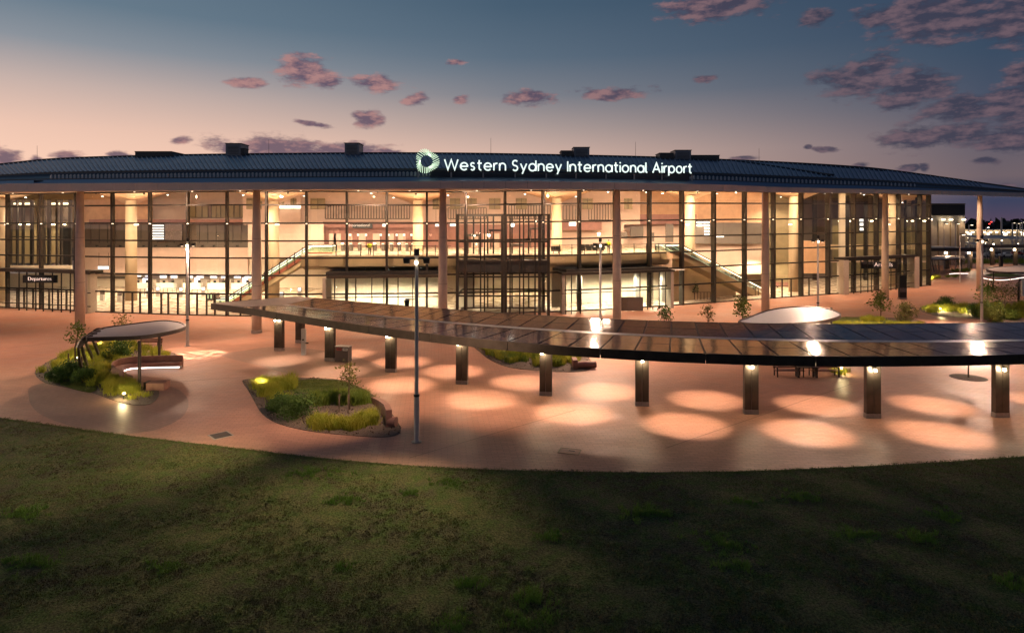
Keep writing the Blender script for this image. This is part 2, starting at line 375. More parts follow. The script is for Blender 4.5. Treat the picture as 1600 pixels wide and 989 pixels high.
# lawn
LMAT, nt, b = newmat('lawn_soil')
gg = nd(nt, 'ShaderNodeNewGeometry')
def lawncol(nt, src, green, dry, bare):
    n1 = nd(nt, 'ShaderNodeTexNoise', i2=.28, i3=5.0, i4=.65); nt.links.new(src, n1.inputs[0])
    n2 = nd(nt, 'ShaderNodeTexNoise', i2=1.6, i3=5.0, i4=.6); nt.links.new(src, n2.inputs[0])
    base_ = mixc(nt, maprange(nt, n2.outputs[0], .42, .62, 0, 1), mixc(nt, maprange(nt, n1.outputs[0], .42, .6, 0, 1), bare, dry), green)
    n3 = nd(nt, 'ShaderNodeTexNoise', i2=16., i3=3.0, i4=.7); nt.links.new(src, n3.inputs[0]); v = nd(nt, 'ShaderNodeVectorMath', operation='SCALE'); nt.links.new(base_, v.inputs[0]); nt.links.new(maprange(nt, n3.outputs[0], .34, .66, .35, 1.75), v.inputs['Scale']); return v.outputs[0]
nt.links.new(lawncol(nt, gg.outputs['Position'], (.085,.11,.03), (.14,.125,.05), (.10,.085,.045)), b.inputs['Base Color'])
b.inputs['Roughness'].default_value = 1; b.inputs['Specular IOR Level'].default_value = .1
n = nd(nt, 'ShaderNodeTexNoise', i2=12., i3=6.0); nt.links.new(gg.outputs['Position'], n.inputs[0]); bp = nd(nt, 'ShaderNodeBump', i0=1., i1=.06); nt.links.new(n.outputs[0], bp.inputs['Height']); nt.links.new(bp.outputs[0], b.inputs['Normal'])
g = MB(); near = [(-160+320*i/(len(pv)-1), -60, .05) for i in range(len(pv))]
lawn_e = [(x, y-.004, .035) for x, y, z in pv]
rows = []; K = 26
for k in range(K+1):
    t = (k/K)**1.5
    row = []
    for j, (a, c) in enumerate(zip(lawn_e, near)):
        x = a[0]+(c[0]-a[0])*t; y = a[1]+(c[1]-a[1])*t
        z = a[2] + (0.05*math.sin(x*.35+1)*math.sin(y*.5) + .04*math.sin(x*1.1+y*.9))*min(1, k/2)
        row.append((x,y,z))
    rows.append(row)
nn = len(pv); g.v = [p for r in rows for p in r]
g.f = [(k*nn+i, k*nn+nn+i, k*nn+nn+i+1, k*nn+i+1) for k in range(K) for i in range(nn-1)]
g.f = [f[::-1] for f in g.f]
# little soil lip at the edge
g.strip(lawn_e, [(x, y, -.03) for x, y, z in lawn_e]); tag(g.build('lawn', LMAT, smooth=True), kind='structure')

def np_mesh(name, V, F, m, kind='stuff', parent=None, col=None):
    me = bpy.data.meshes.new(name); nv, nf = len(V), len(F); k = F.shape[1]
    V = V.astype(np.float32); o0 = np.array(world_org(parent)) if parent is not None else np.zeros(3)
    V = V - o0[None,:].astype(np.float32)
    me.vertices.add(nv); me.vertices.foreach_set('co', V.ravel()); me.loops.add(nf*k); me.loops.foreach_set('vertex_index', F.ravel().astype(np.int32))
    me.polygons.add(nf); me.polygons.foreach_set('loop_start', np.arange(0, nf*k, k, dtype=np.int32)); me.update(calc_edges=True)
    me.materials.append(m); o = bpy.data.objects.new(name, me); COL.objects.link(o)
    if parent is not None: o.parent = parent
    if kind: o['kind'] = kind
    return o
rng = np.random.default_rng(3)
def blades(cx, cy_, cz, n, hmin, hmax, w, lean, spread):      # n blades (2 segments) round each centre
    N = len(cx)*n
    bx = np.repeat(cx, n)+rng.normal(0, 1, N)*np.repeat(spread, n) if hasattr(spread,'__len__') else np.repeat(cx, n)+rng.normal(0, spread, N)
    by = np.repeat(cy_, n)+(rng.normal(0, 1, N)*np.repeat(spread, n) if hasattr(spread,'__len__') else rng.normal(0, spread, N))
    bz = np.repeat(cz, n); hh = np.repeat(np.broadcast_to(hmax, len(cx)), n)*rng.uniform(hmin, 1, N)
    a = rng.uniform(0, 2*np.pi, N); l = hh*rng.uniform(.15, 1, N)*lean; q = rng.uniform(0, 2*np.pi, N)
    dx, dy = np.cos(a), np.sin(a); wx, wy = np.cos(q)*w/2, np.sin(q)*w/2
    base = np.stack([bx,by,bz],1)
    p0 = base+np.stack([wx,wy,0*bz],1); p1 = base-np.stack([wx,wy,0*bz],1)
    mid = base+np.stack([dx*l*.4, dy*l*.4, hh*.62],1); tip = base+np.stack([dx*l, dy*l, hh*rng.uniform(.7,1,N)],1)
    m0 = mid+np.stack([wx,wy,0*bz],1)*.8; m1 = mid-np.stack([wx,wy,0*bz],1)*.8
    V = np.stack([p0,p1,m1,m0,tip],1).reshape(-1,3); i = np.arange(N)[:,None]*5
    F = np.concatenate([i+np.array([[0,1,2]]), i+np.array([[0,2,3]]), i+np.array([[3,2,4]])],0)
    return V, F
def edge_y(x):      # y of the lawn edge at plan x
    xs = np.array([p.x for p in edge_pts]); ys = np.array([p.y for p in edge_pts]); return np.interp(x, xs, ys)
N = 95000
u = rng.uniform(0,1,N); gy = 15.5+ (62-15.5)*u**1.5; gx = rng.uniform(-.86,.86,N)*gy
ok = gy < edge_y(gx)+.05; gx, gy = gx[ok], gy[ok]
hs = .035+.03*(np.sin(gx*1.7+np.sin(gy*2.3)*1.5)*np.sin(gy*1.9+1)+1)/2
gz = .03+.05*np.sin(gx*.35+1)*np.sin(gy*.5)
V1, F1 = blades(gx, gy, gz, 6, .4, hs*1.45, .017, .9, .05)
GMAT = bpy.data.materials.new('lawn_blades'); GMAT.use_nodes = True; nt = GMAT.node_tree; b = nt.nodes['Principled BSDF']
gg = nd(nt, 'ShaderNodeNewGeometry'); nt.links.new(lawncol(nt, gg.outputs['Position'], (.13,.145,.04), (.20,.16,.07), (.13,.095,.055)), b.inputs['Base Color']); b.inputs['Roughness'].default_value = .8; b.inputs['Specular IOR Level'].default_value = .15
np_mesh('lawn_grass', V1, F1, GMAT)
# greener, taller clumps growing out of the lawn
clumps = [(36,797,.55,1),(42,872,.7,1),(535,776,.45,1),(830,928,.5,1.2),(1012,798,.7,1.2),(1125,847,.65,1),(1150,878,.5,1),(1320,832,.5,1),(1345,830,.5,1),(1438,834,.5,1),(1480,800,.5,.8),(860,832,.35,1),(735,905,.35,1),(1585,905,.4,1),(820,965,.5,1),(700,748,.5,.8),(480,733,.8,.8),(258,878,.35,.6),(712,965,.4,.8),(1255,770,.5,.8),(1165,780,.4,.8),(640,765,.3,.7),(530,880,.3,.7)]
cx, cy2, sp_, ch = [], [], [], []
for px, py, s_, h_ in clumps:
    p = G(px, py+6, .05)
    for k in range(int(34*s_/.5)):
        cx.append(p.x+random.gauss(0, s_*.75)); cy2.append(p.y+random.gauss(0, s_*.5)); sp_.append(.06); ch.append(.24*h_*random.uniform(.25,1.2))
V2, F2 = blades(np.array(cx), np.array(cy2), np.full(len(cx), .05), 22, .4, np.array(ch), .016, .9, np.array(sp_))
np_mesh('grass_clumps', V2, F2, leafmat('clump_green', (.13,.25,.035), (.19,.30,.045), .2))
# rougher fringe of grass leaning over the border course
t_ = resample(vis, .035); fx = np.array([p.x for p in t_]); fy = np.array([p.y for p in t_])-rng.uniform(0,.25,len(t_))
V3, F3 = blades(fx, fy, np.full(len(fx), .02), 7, .5, .075+.05*(np.sin(fx*.9)*np.sin(fx*.37)+1)/2, .012, .9, .06)
np_mesh('lawn_edge_grass', V3, F3, M['lawn_small'])

# ================================================================== TERMINAL: plan curves
FB = [(-400,458),(-200,467),(-60,476.5),(0,480.5),(60,482.8),(143,487.3),(240,491),(339,493.6),(430,494.2),(540,493.6),(700,491.2),(840,488.3),(940,484.4),(1046,477.8),(1192,467.4),(1313,458.6),(1449,446.5)]
def fd(px): return H*1000/(smooth_tab(FB, px)-350)
def zs(px): return interp([(0,1.0),(300,1.0),(700,1.0),(1240,1.06),(1449,1.085)], px)
EV = [(-400,84),(-200,75),(125,65.5),(401,61.7),(692,62.5),(964,66),(1196,73.5),(1383,86),(1531,98),(1640,108)]
FBOT = [(-400,305),(-200,302),(0,299.8),(125,299),(300,298),(500,296),(700,295.3),(840,295.5),(1000,297),(1130,299),(1240,301),(1400,302.8),(1600,308),(1640,309.5)]
FTOP = [(-400,296),(-200,291),(0,287.5),(125,286.5),(400,285),(600,284),(700,283.2),(840,283.6),(1000,286),(1130,289),(1240,293),(1400,296.5),(1600,301.5),(1640,304)]
RG = [(-400,290),(-200,275),(0,258),(80,250),(210,245.2),(350,242.6),(650,240.6),(900,244),(1100,249.6),(1340,262),(1450,275),(1531,286.5),(1600,296.5),(1640,303)]
def ed(px): return smooth_tab(EV, px)
def eave_pt(px, which, dd=0):
    d = ed(px)+dd; return W(px, smooth_tab(FBOT if which == 0 else FTOP, px), d)
def ridge_off(px): return interp([(-400,40),(1100,42),(1450,30),(1600,9),(1640,5)], px)
def roofpt(px, f, dd):
    s = min(1, ridge_off(px)/42); y = smooth_tab(FTOP, px)*(1-f)+smooth_tab(RG, px)*f
    return W(px, y, ed(px)+dd*s)
T_ = empty('terminal_building', (0, 66, 0), 'long glass fronted airport terminal with overhanging grey roof and bright halls inside', 'building')
MULL = [-385,-310,-240,-175,-110,-48,12,64.5,119,176,234.5,293.5,355,416.5,479,542,604.5,667,728.5,789,848.5,905,961,1014.5,1065,1115,1163,1208,1251.5,1293.5,1333.5,1369,1404,1437,1451]
ROWS = [0,2.62,4.85,6.92,8.96,11.08,13.26,14.92]
def fp(px, z, off=0): return AT(px, fd(px)+off, z*zs(px))
fin_px = lambda px: px
trans = MB()
for i, px in enumerate(MULL):
    p0, p1 = fp(px,0), fp(px,ROWS[-1]); w = .26 if px < 700 else .28
    q = AT(px+1, fd(px+1)); t = (q-AT(px, fd(px))).normalized()
    m = MB(); dep = .75 if px > 600 else .45
    a = math.atan2(t.y, t.x)
    m.box(((p0.x-t.y*.0), p0.y, p1.z/2), (w, dep, p1.z), a)
    mo = m.build('mullion', M['frame'], T_)
    # wall light on the mullion
    if i > 1:
        lp = fp(px, 10.9, -dep/2-.12)
        l = MB(); l.box((lp.x,lp.y,lp.z), (.34,.14,.16), a); l.box((lp.x, lp.y, lp.z+.55), (.06,.05,1.0), a); l.build('uplight', M['bronze'], mo)
        lamp('SPOT', (lp.x,lp.y-.25,lp.z+.3), 260, (1,.66,.40), T_, .08, 130, .9, (lp.x,lp.y-1.2,lp.z+5), 'uplight_lamp')
        e = MB(); e.box((lp.x, lp.y-.02, lp.z+.12), (.15,.15,.07), a); e.build('uplight_lens', M['e_soft'], mo)
for k, z in enumerate(ROWS):
    A = [x for x in range(-385, 1452, 12)]+[1451]
    pts = [fp(x, z) for x in A]; m = MB(); h_ = .19 if 0 < k < 7 else .26
    m.wallrun([(p.x,p.y) for p in pts], .26, [p.z-(h_/2 if k else 0) for p in pts], [p.z+h_/2 for p in pts]); m.build('transom', M['frame'], T_)
PX0 = [m for m in MULL]
for i in range(len(PX0)-1):
    a, b_ = PX0[i], PX0[i+1]
    for k in range(7):
        m = MB(); z0, z1 = ROWS[k]+.03, ROWS[k+1]-.03
        m.quad(fp(a+.6,z0,.03), fp(b_-.6,z0,.03), fp(b_-.6,z1,.03), fp(a+.6,z1,.03)); m.build('glass_pane', M['glass'], T_)
# ground-floor door frames and sub-mullions
def subs(pxs, ztop=2.62, w=.16, off=-.05):
    for px in pxs:
        p = fp(px, 0, off); m = MB(); m.box((p.x,p.y,ztop*zs(px)/2), (w,.2,ztop*zs(px)), 0); m.build('door_post', M['frame'], T_)
subs([27,38,52,77,91,104,193,207,219,252,263,278,308,323,336,376,396])
subs([1222,1236,1264,1278])
# side wall at the right corner
m = MB(); c0 = fp(1451,0); 
for k in range(7):
    z0, z1 = ROWS[k]*1.085, ROWS[k+1]*1.085
    m2 = MB(); m2.quad((c0.x+.2,c0.y+.2,z0), (c0.x+3.2,c0.y+22,z0), (c0.x+3.2,c0.y+22,z1), (c0.x+.2,c0.y+.2,z1)); m2.build('side_pane', M['glass'], T_)
for j in range(6):
    t = j/5; m.box((c0.x+.1+3*t, c0.y+.1+22*t, 8), (.22,.5,16))
m.build('side_mullions', M['frame'], T_)
# fascia, in panels
xs = list(range(-400, 1641, 20)); prev = None
fpx = [-400+ i*34 for i in range(61)]
for a, b_ in zip(fpx[:-1], fpx[1:]):
    a2 = a+.35
    v = [eave_pt(a2,0), eave_pt(b_,0), eave_pt(b_,1,.05), eave_pt(a2,1,.05)]
    w_ = [p+Vector((0,.25,0)) for p in v]
    m = MB(); m.add(v+w_, [(0,1,2,3),(7,6,5,4),(0,4,5,1),(3,2,6,7),(1,5,6,2),(0,3,7,4)]); m.build('fascia_panel', M['fascia'], T_)
m = MB(); m.strip([eave_pt(x,0,.12)+Vector((0,0,.03)) for x in xs], [eave_pt(x,1,.12)-Vector((0,0,.03)) for x in xs]); m.build('fascia_backing', M['roofdark'], T_)
# soffit
def soff_in(px):
    if px <= 1451: return fp(px, 14.98, .4)
    return roofpt(px, .93, 38)+Vector((0,0,-.25))
xq = list(range(-385,1450,15))+[1451]
m = MB(); m.strip([eave_pt(x,0,.1) for x in xq], [fp(x, 14.98, .4) for x in xq])
m.build('soffit', M['soffit'], T_, smooth=True)
xr = list(range(1451,1641,21)); m = MB(); m.strip([eave_pt(x,0,.1) for x in xr], [roofpt(x,.97,41.5)-Vector((0,0,.1)) for x in xr]); m.build('soffit', M['soffit'], T_, smooth=True)
# roof surfaces
prof = [(0,.05),(.16,2.2)]; prof2 = [(.16,2.2),(.13,2.6),(.33,6)]; prof3 = [(.40,6.2),(.44,8),(1.0,42)]
def roofband(pr, name, mt, dx=0):
    m = MB(); n = len(pr)
    for (f, d), (f2, d2) in zip(pr[:-1], pr[1:]):
        m.strip([roofpt(x,f,d) for x in xs], [roofpt(x,f2,d2) for x in xs])
    return m.build(name, mt, T_)
roofband(prof, 'roof_gutter', M['roof']); roofband(prof2, 'roof_walkway', M['roofdark']); roofband([(.33,6),(.40,6.2)], 'roof_step', M['roofdark'])
roofband(prof3, 'roof_sheet', M['roof'])
m = MB()   # ridge capping and back slope
m.strip([roofpt(x,1.0,42) for x in xs], [roofpt(x,1.0,42)+Vector((0,5,-.5)) for x in xs]); m.build('roof_back', M['roofdark'], T_)
m = MB()
for a, b_ in zip(xs[:-1], xs[1:]): m.bar(roofpt(a,1.0,41.8)+Vector((0,0,.05)), roofpt(b_,1.0,41.8)+Vector((0,0,.05)), .5, .35)
m.build('ridge_cap', M['roofdark'], T_)
for a, b_ in (((60,.02,1),(172,.97,41)), ((1300,.55,12),(1150,.98,41)), ((1380,.93,38),(1235,.97,41))):
    m = MB(); n = 10
    pts = [roofpt(a[0]+(b_[0]-a[0])*t/n, a[1]+(b_[1]-a[1])*t/n, a[2]+(b_[2]-a[2])*t/n)+Vector((0,0,.12)) for t in range(n+1)]
    for p, q in zip(pts[:-1], pts[1:]): m.bar(p, q, .8, .3)
    m.build('hip_cap', M['roofdark'], T_)
m = MB()   # standing seams
for i in range(260):
    px = -380+i*7.4
    if px > 1560: break
    A, B = roofpt(px,.44,8.2), roofpt(px-(14 if px < 700 else 10),.995,41.8); k = Vector((0,0,.09))
    m.bar(A+k, B+k, .12, .2)
m.build('roof_seams', M['rib'], T_, kind='stuff')
m = MB()   # snow guards / light fins
for i in range(300):
    px = 80+i*6.05
    if px > 1430 or 651 < px < 1083: continue
    A = roofpt(px,.17,3.0); B = roofpt(px,.31,5.2)
    m.add([A+Vector((-.13,0,.02)), A+Vector((.13,0,.02)), B+Vector((.13,0,.02)), B+Vector((-.13,0,.02)), A+Vector((-.02,.05,.52)), A+Vector((.06,.05,.52))], [(0,1,5,4),(1,2,5),(2,3,4,5),(3,0,4)])
for i in range(75):
    px = 655+i*5.8
    A = roofpt(px,.2,3.0); m.box((A.x,A.y,A.z+.12), (.13,.1,.22))
m.build('roof_fins', M['fin'], T_, kind='stuff')
m = MB()   # cable trays running along the walkway
for f, d in ((.36,6.4),(.41,7.0),(.13,2.4)):
    for a, b_ in zip(xs[:-1], xs[1:]): m.bar(roofpt(a,f,d)+Vector((0,0,.1)), roofpt(b_,f,d)+Vector((0,0,.1)), .12, .14)
m.build('cable_tray', M['unitdark'], T_)
# big outside columns
for px, yb in ((-330,478),(-130,492),(125,511),(401,520),(692,516),(964,508),(1196,491),(1383,467.5),(1531,455)):
    d = H*1000/(yb-350); p = AT(px, d); 
    # top where the soffit is at this depth
    t = (d-ed(px))/max(.1,(fd(px) if px < 1451 else ed(px)+30)-ed(px)); z0 = eave_pt(px,0).z; z1 = (14.98*zs(px)) if px < 1451 else 17.2
    zt = z0+(z1-z0)*t
    rb = .47; m = MB(); n = 24
    m.tube([(p.x,p.y,.3),(p.x,p.y,zt*.35),(p.x,p.y,zt*.7),(p.x,p.y,zt+.05)], [rb, rb*1.0, rb*.88, rb*.70], n)
    co = m.build('column', M['column'], T_, smooth=False)
    for pl in co.data.polygons: pl.use_smooth = len(pl.vertices) == 4
    m = MB(); m.tube([(p.x,p.y,0),(p.x,p.y,.32)], .53, 24); m.build('column_base', M['colbase'], co)
    m = MB()
    for z in (zt*.33, zt*.66): m.tube([(p.x,p.y,z-.012),(p.x,p.y,z+.012)], rb*1.012 if z < zt*.5 else rb*.905, 24)
    m.build('column_joint', M['bronze'], co)
# soffit downlights; every second lamp turned inward as added fill for the slab edge
for i, px in enumerate([-90, 20, 98, 210, 300, 375, 470, 560, 640, 745, 830, 912, 1005, 1090, 1150, 1235, 1300, 1345, 1420, 1475, 1500, 1560]):
    f = .55; A = eave_pt(px,0); B = fp(px,14.98) if px < 1451 else roofpt(px,.6,30)
    p = A*(1-f)+B*f; z = p.z-.06
    m = MB(); m.tube([(p.x,p.y,z-.05),(p.x,p.y,z)], .09, 10); o = m.build('downlight', M['e_soft'], T_)
    lamp('SPOT', (p.x,p.y,z-.12), (6500 if i%2 else 2900), (1,.62,.40), T_, .06, 135, .9, ((p.x,p.y+9,4.5) if i%2 else (p.x-.5,p.y-1.0,0)), 'downlight_or_fill_lamp')
# ================================================================== TERMINAL: halls inside
m = MB(); A = [x for x in range(-385,1451,20)]+[1451]
m.strip([fp(x,0,.25)+Vector((0,0,.02)) for x in A], [AT(x, 150 if x < 1200 else 150, .02) if x < 1200 else AT(x, 137, .02) for x in A]); m.build('hall_floor', M['floor_in'], T_)
# ceiling vaults
IC = [(-190,91),(0,91),(205,92),(428,91),(653,91),(870,92),(1078,96),(1240,104),(1395,112)]
def ceilz(px, t):
    c = [p for p,_ in IC]; k = np.searchsorted(c, px)-1; k = max(0, min(len(c)-2, k)); u = (px-c[k])/(c[k+1]-c[k])
    return 14.95*zs(px)+t*(-1.0+2.5*math.sin(math.pi*max(0,min(1,u)))**.8)
m = MB(); n = 0; A = list(range(-380,1452,9)); TT = [0,.15,.35,.6,.8,1,1.5]
vs = [AT(x, fd(x)+.4+t*22, ceilz(x,t)) for t in TT for x in A]; nA = len(A)
m.add(vs, [(k*nA+i, k*nA+i+1, k*nA+nA+i+1, k*nA+nA+i) for k in range(len(TT)-1) for i in range(nA-1)]); m.build('ceiling', M['timber'], T_, smooth=True)
# inside columns
for px, d in IC:
    p = AT(px, d); zt = ceilz(px, min(1,(d-fd(px))/22)); m = MB(); m.tube([(p.x,p.y,0),(p.x,p.y,zt)], [.78,.72], 20); o = m.build('hall_column', M['hallcol'], T_)
    for pl in o.data.polygons: pl.use_smooth = len(pl.vertices) == 4
def wall(pxs, d, z0, z1, mt, name='hall_wall', th=.3, parent=None):
    pts = [AT(x, d if not hasattr(d,'__call__') else d(x)) for x in pxs]; m = MB(); m.wallrun([(p.x,p.y) for p in pts], th, z0, z1); return m.build(name, mt, parent or T_)
def zy(py, d): return H-(py-350)/1000*d
# ---- left hall
wall([-385,120,390], 112, 0, 2.35, M['cream'])
bw = wall([118,388], 109.5, 2.35, 6.95, M['pinkwall'], 'stone_wall')
xa, xb = AT(118,109.2).x, AT(388,109.2).x; nW = 14; pw = (xb-xa)/nW
pb = None; pb2 = None
for r_ in range(2):
    for c_ in range(nW):
        x = xa+pw*(c_+.5); z = 2.4+2.27*(r_+.5)
        if pb is None: pb = MB().box((0,0,0), (pw-.035,.06,2.23)).build('stone_panel', M['stone'], bw); o = pb
        else: o = pcopy(pb, parent=bw); 
        if (r_*5+c_*3)%7 in (1,4,6) and pb2 is None: pb2 = o.data.copy(); pb2.materials[0] = M['stone_b']
        if (r_*5+c_*3)%7 in (1,4,6): o.data = pb2
        o.location = Vector((x,109.28+random.uniform(-.012,.0),z))-world_org(bw)
wall([-385,390], 109.6, 6.95, 10.95, M['bulkhead'], 'bulkhead')
bh = MB()
for i in range(60):
    x = AT(-385,108.9).x+(AT(388,108.9).x-AT(-385,108.9).x)*i/59; bh.box((x,109.4,9.3), (.06,.1,3.2))
bh.build('bulkhead_battens', M['steel_dark'], T_)
for i in range(13):
    x = AT(150+i*18.3,109).x; m = MB(); m.tube([(x,109.42,7.25),(x,109.1,7.25)], .17, 10); m.build('air_nozzle', M['black'], T_)
wall([128,238], 108.6, 10.95, 16.5, M['stone'], 'hall_wall')
wall([-385,128], 109, 10.95, 16.5, M['olive'], 'hall_wall')
wall([238,395], 112, 10.95, 16.6, M['pinkwall'], 'hall_wall')
wall([140,420], 108.2, 10.95, 11.75, M['maroon'], 'maroon_band')
for a, b_ in ((296,325),(330,352),(356,384),(436,450),(458,470)):
    wall([a,b_], 110.6, 12.1, 14.2, M['olive'], 'upper_window', .1)
    for q in np.linspace(a,b_,4): 
        x = AT(q,110.4).x; MB().box((x,110.45,13.15), (.08,.08,2.1)).build('window_bar', M['frame'], T_)
# ---- centre, upper level
zf = 7.1
def slabfront(px): return fd(px)+1.1
A = list(range(470,1050,20))+[1046]
pts = [AT(x, slabfront(x)) for x in A]
m = MB(); m.strip([p+Vector((0,0,zf*1.0)) for p in pts], [AT(x,118,zf) for x in A]); m.strip([p+Vector((0,0,zf)) for p in pts], [p+Vector((0,.1,zf-1.35)) for p in pts]); m.strip([p+Vector((0,.1,zf-1.35)) for p in pts], [p+Vector((0,1.6,zf-1.75)) for p in pts]); m.strip([p+Vector((0,1.6,zf-1.75)) for p in pts], [AT(x,116,zf-1.75) for x in A])
m.build('upper_floor', M['slabside'], T_)
m = MB(); m.strip([p+Vector((0,.05,zf+.01)) for p in pts], [AT(x,117.5,zf+.01) for x in A]); m.build('upper_floor_finish', M['floor_in'], T_)
wall([385,900], 110, 0, zf-1.75, M['cream']); wall([900,1200], 116, 0, zf-1.75, M['cream'])
wall([388,506], 104, zf-1.5, 11, M['pinkwall'])
wall([500,860], 106, zf, 10.9, M['maroon'])
wall([860,975], 107, zf, 10.9, M['pinkwall']); wall([975,1200], 110, 2.4, 11, M['pinkwall'])
wall([470,870], 106, 10.9, 16.7, M['pinkwall']); wall([380,470], 105, 10.9, 16.7, M['pinkwall']); wall([870,1000], 107.5, 10.9, 16.8, M['pinkwall'])
wall([1000,1090], 110, 10.9, 17.2, M['stone']); wall([1090,1190], 112, 11.2, 17.2, M['stone'])
wall([505,700], 105.3, 10.35, 11.35, M['maroon'], 'sign_band'); wall([860,940], 105.3, 10.0, 11.3, M['maroon'], 'sign_band'); wall([985,1088], 108.5, 10.95, 12.6, M['maroon'], 'maroon_band')
# slatted balustrades and windows of the gallery above
for a, b_, z0, z1 in ((508,542,11.9,14.0),(545,640,11.9,14.0),(700,760,11.9,13.6),(795,860,11.9,14.0),(880,905,11.7,14.0),(920,955,11.7,14.2)):
    m = MB(); n = int((b_-a)/4.2)
    for i in range(n+1):
        x = AT(a+(b_-a)*i/n, 105.2).x; m.box((x,105.3,(z0+z1)/2), (.13,.1,z1-z0))
    x0, x1 = AT(a,105.2).x, AT(b_,105.2).x; m.box(((x0+x1)/2,105.35,z1+.05), (x1-x0,.14,.12)); m.box(((x0+x1)/2,105.35,z0-.05), (x1-x0,.14,.12))
    m.build('slat_screen', M['bronze'], T_, kind='stuff')
for a, b_ in ((385,409),(431,444),(454,463),(485,508),(676,690),(703,719),(727,745),(764,782),(806,823),(910,926),(975,988)):
    w_ = wall([a,b_], 104.8, 13.4, 15.2, M['olive'], 'gallery_window', .12)
    x0, x1 = AT(a,104.6).x, AT(b_,104.6).x; m = MB(); m.box(((x0+x1)/2,104.68,14.3), (.07,.06,1.8)); m.box(((x0+x1)/2,104.68,14.9), (x1-x0,.06,.07)); m.build('window_bar', M['frame'], w_)
wall([420,470], 104.3, 13.5, 14.0, M['e_soft'], 'cove_light', .1)
for px in (520,527,545,566,588,610,628,742,760,775): # cream doors in the maroon wall
    x = AT(px,105.8).x; m = MB(); m.box((x,105.78,zf+1.15), (1.15,.12,2.3)); m.build('gate_door', M['pinkwall'], T_)
for px in np.linspace(505,860,46):
    MB().box((AT(px,105.7).x,105.8,9.0), (.1,.1,2.7)).build('maroon_fin', M['red'] if random.random()<.0 else M['maroon'], T_)
for a, b_, z0, z1, d in ((1015,1022,8.2,9.6,103),(968,980,8.6,9.7,104),(1040,1052,8.0,11,105),(1085,1100,7.8,10.6,104),(985,1005,8.9,10.6,108)):
    wall([a,b_], d, z0, z1, M['bulkhead'], 'service_panel')
# ---- right hall
wall([1088,1195], 109, 7.6, 11.2, M['bulkhead'], 'bulkhead'); wall([1095,1290], 114, 2.2, 8.0, M['stone'], 'stone_wall')
wall([1195,1240], 112, 0, 17.5, M['olive']); wall([1235,1300], 130, 0, 17.8, M['bulkhead']); wall([1240,1452], 136, 0, 18.5, M['olive'])
wall([1100,1240], 122, 0, 2.4, M['cream'])
wall([1250,1450], 133, 12.2, 16.4, M['bulkhead'], 'bulkhead')
wall([1240,1450], 128, 5.9, 6.9, M['slabside'], 'gallery_edge'); wall([1250,1450], 127, 3.4, 3.7, M['pinkwall'], 'gallery_edge')
for i, px in enumerate((1262,1284,1312,1330,1362,1381,1398,1416,1430,1444)):
    p = AT(px,134.5,11.6); MB().box(p, (.5,.2,.2)).build('wall_washer', M['e_warm'], T_)
    if i%2 == 0: lamp('SPOT', (p.x,p.y-.8,p.z), 500, (1,.72,.38), T_, .1, 100, 1, (p.x,p.y+.9,p.z-4), 'wall_washer_lamp')
for px in (1270,1320,1350,1395,1425): wall([px,px+6], 125, 0, 16.5, M['frame'], 'inner_post', .4)
for px in (1311,1385): wall([px,px+9], 121, 0, 16.8, M['cream'], 'inner_post', .4)
for px in (1342,1345): pass
s_ = wall([1343,1357], 127, 9.6, 12.0, M['e_screen'], 'screen', .1)
# ---- left dark lift core behind the glass
wall([15,112], 100, 4.9, 14.6, M['olive'], 'core_wall')
wall([22,108], 98.6, 11.4, 13.8, M['bulkhead'], 'core_wall'); wall([94,108], 96.5, 4.9, 10.6, M['black'], 'core_door')
for i, px in enumerate((14,26,35,48,59,68,75,88,95,108)):
    wall([px,px+ (2.2 if i%3 else 4)], 92+ (i%2)*2, 4.9, 14.5, M['frame'], 'core_post', .35)
wall([12,112], 91, 4.6, 5.1, M['cream'], 'core_slab'); wall([18,106], 96, 9.0, 9.15, M['frame'], 'core_slab')
for px in (30,45,83,100):
    p = AT(px,98.8,10.9); MB().box(p, (.45,.2,.15)).build('wall_washer', M['e_warm'], T_); MB().box(AT(px,98.8,14.1), (1.6,.2,.25)).build('cove_light', M['e_soft'], T_)
    lamp('SPOT', (p.x,p.y-.6,p.z), 260, (1,.72,.38), T_, .1, 100, 1, (p.x,p.y+1.2,p.z-4), 'wall_washer_lamp')
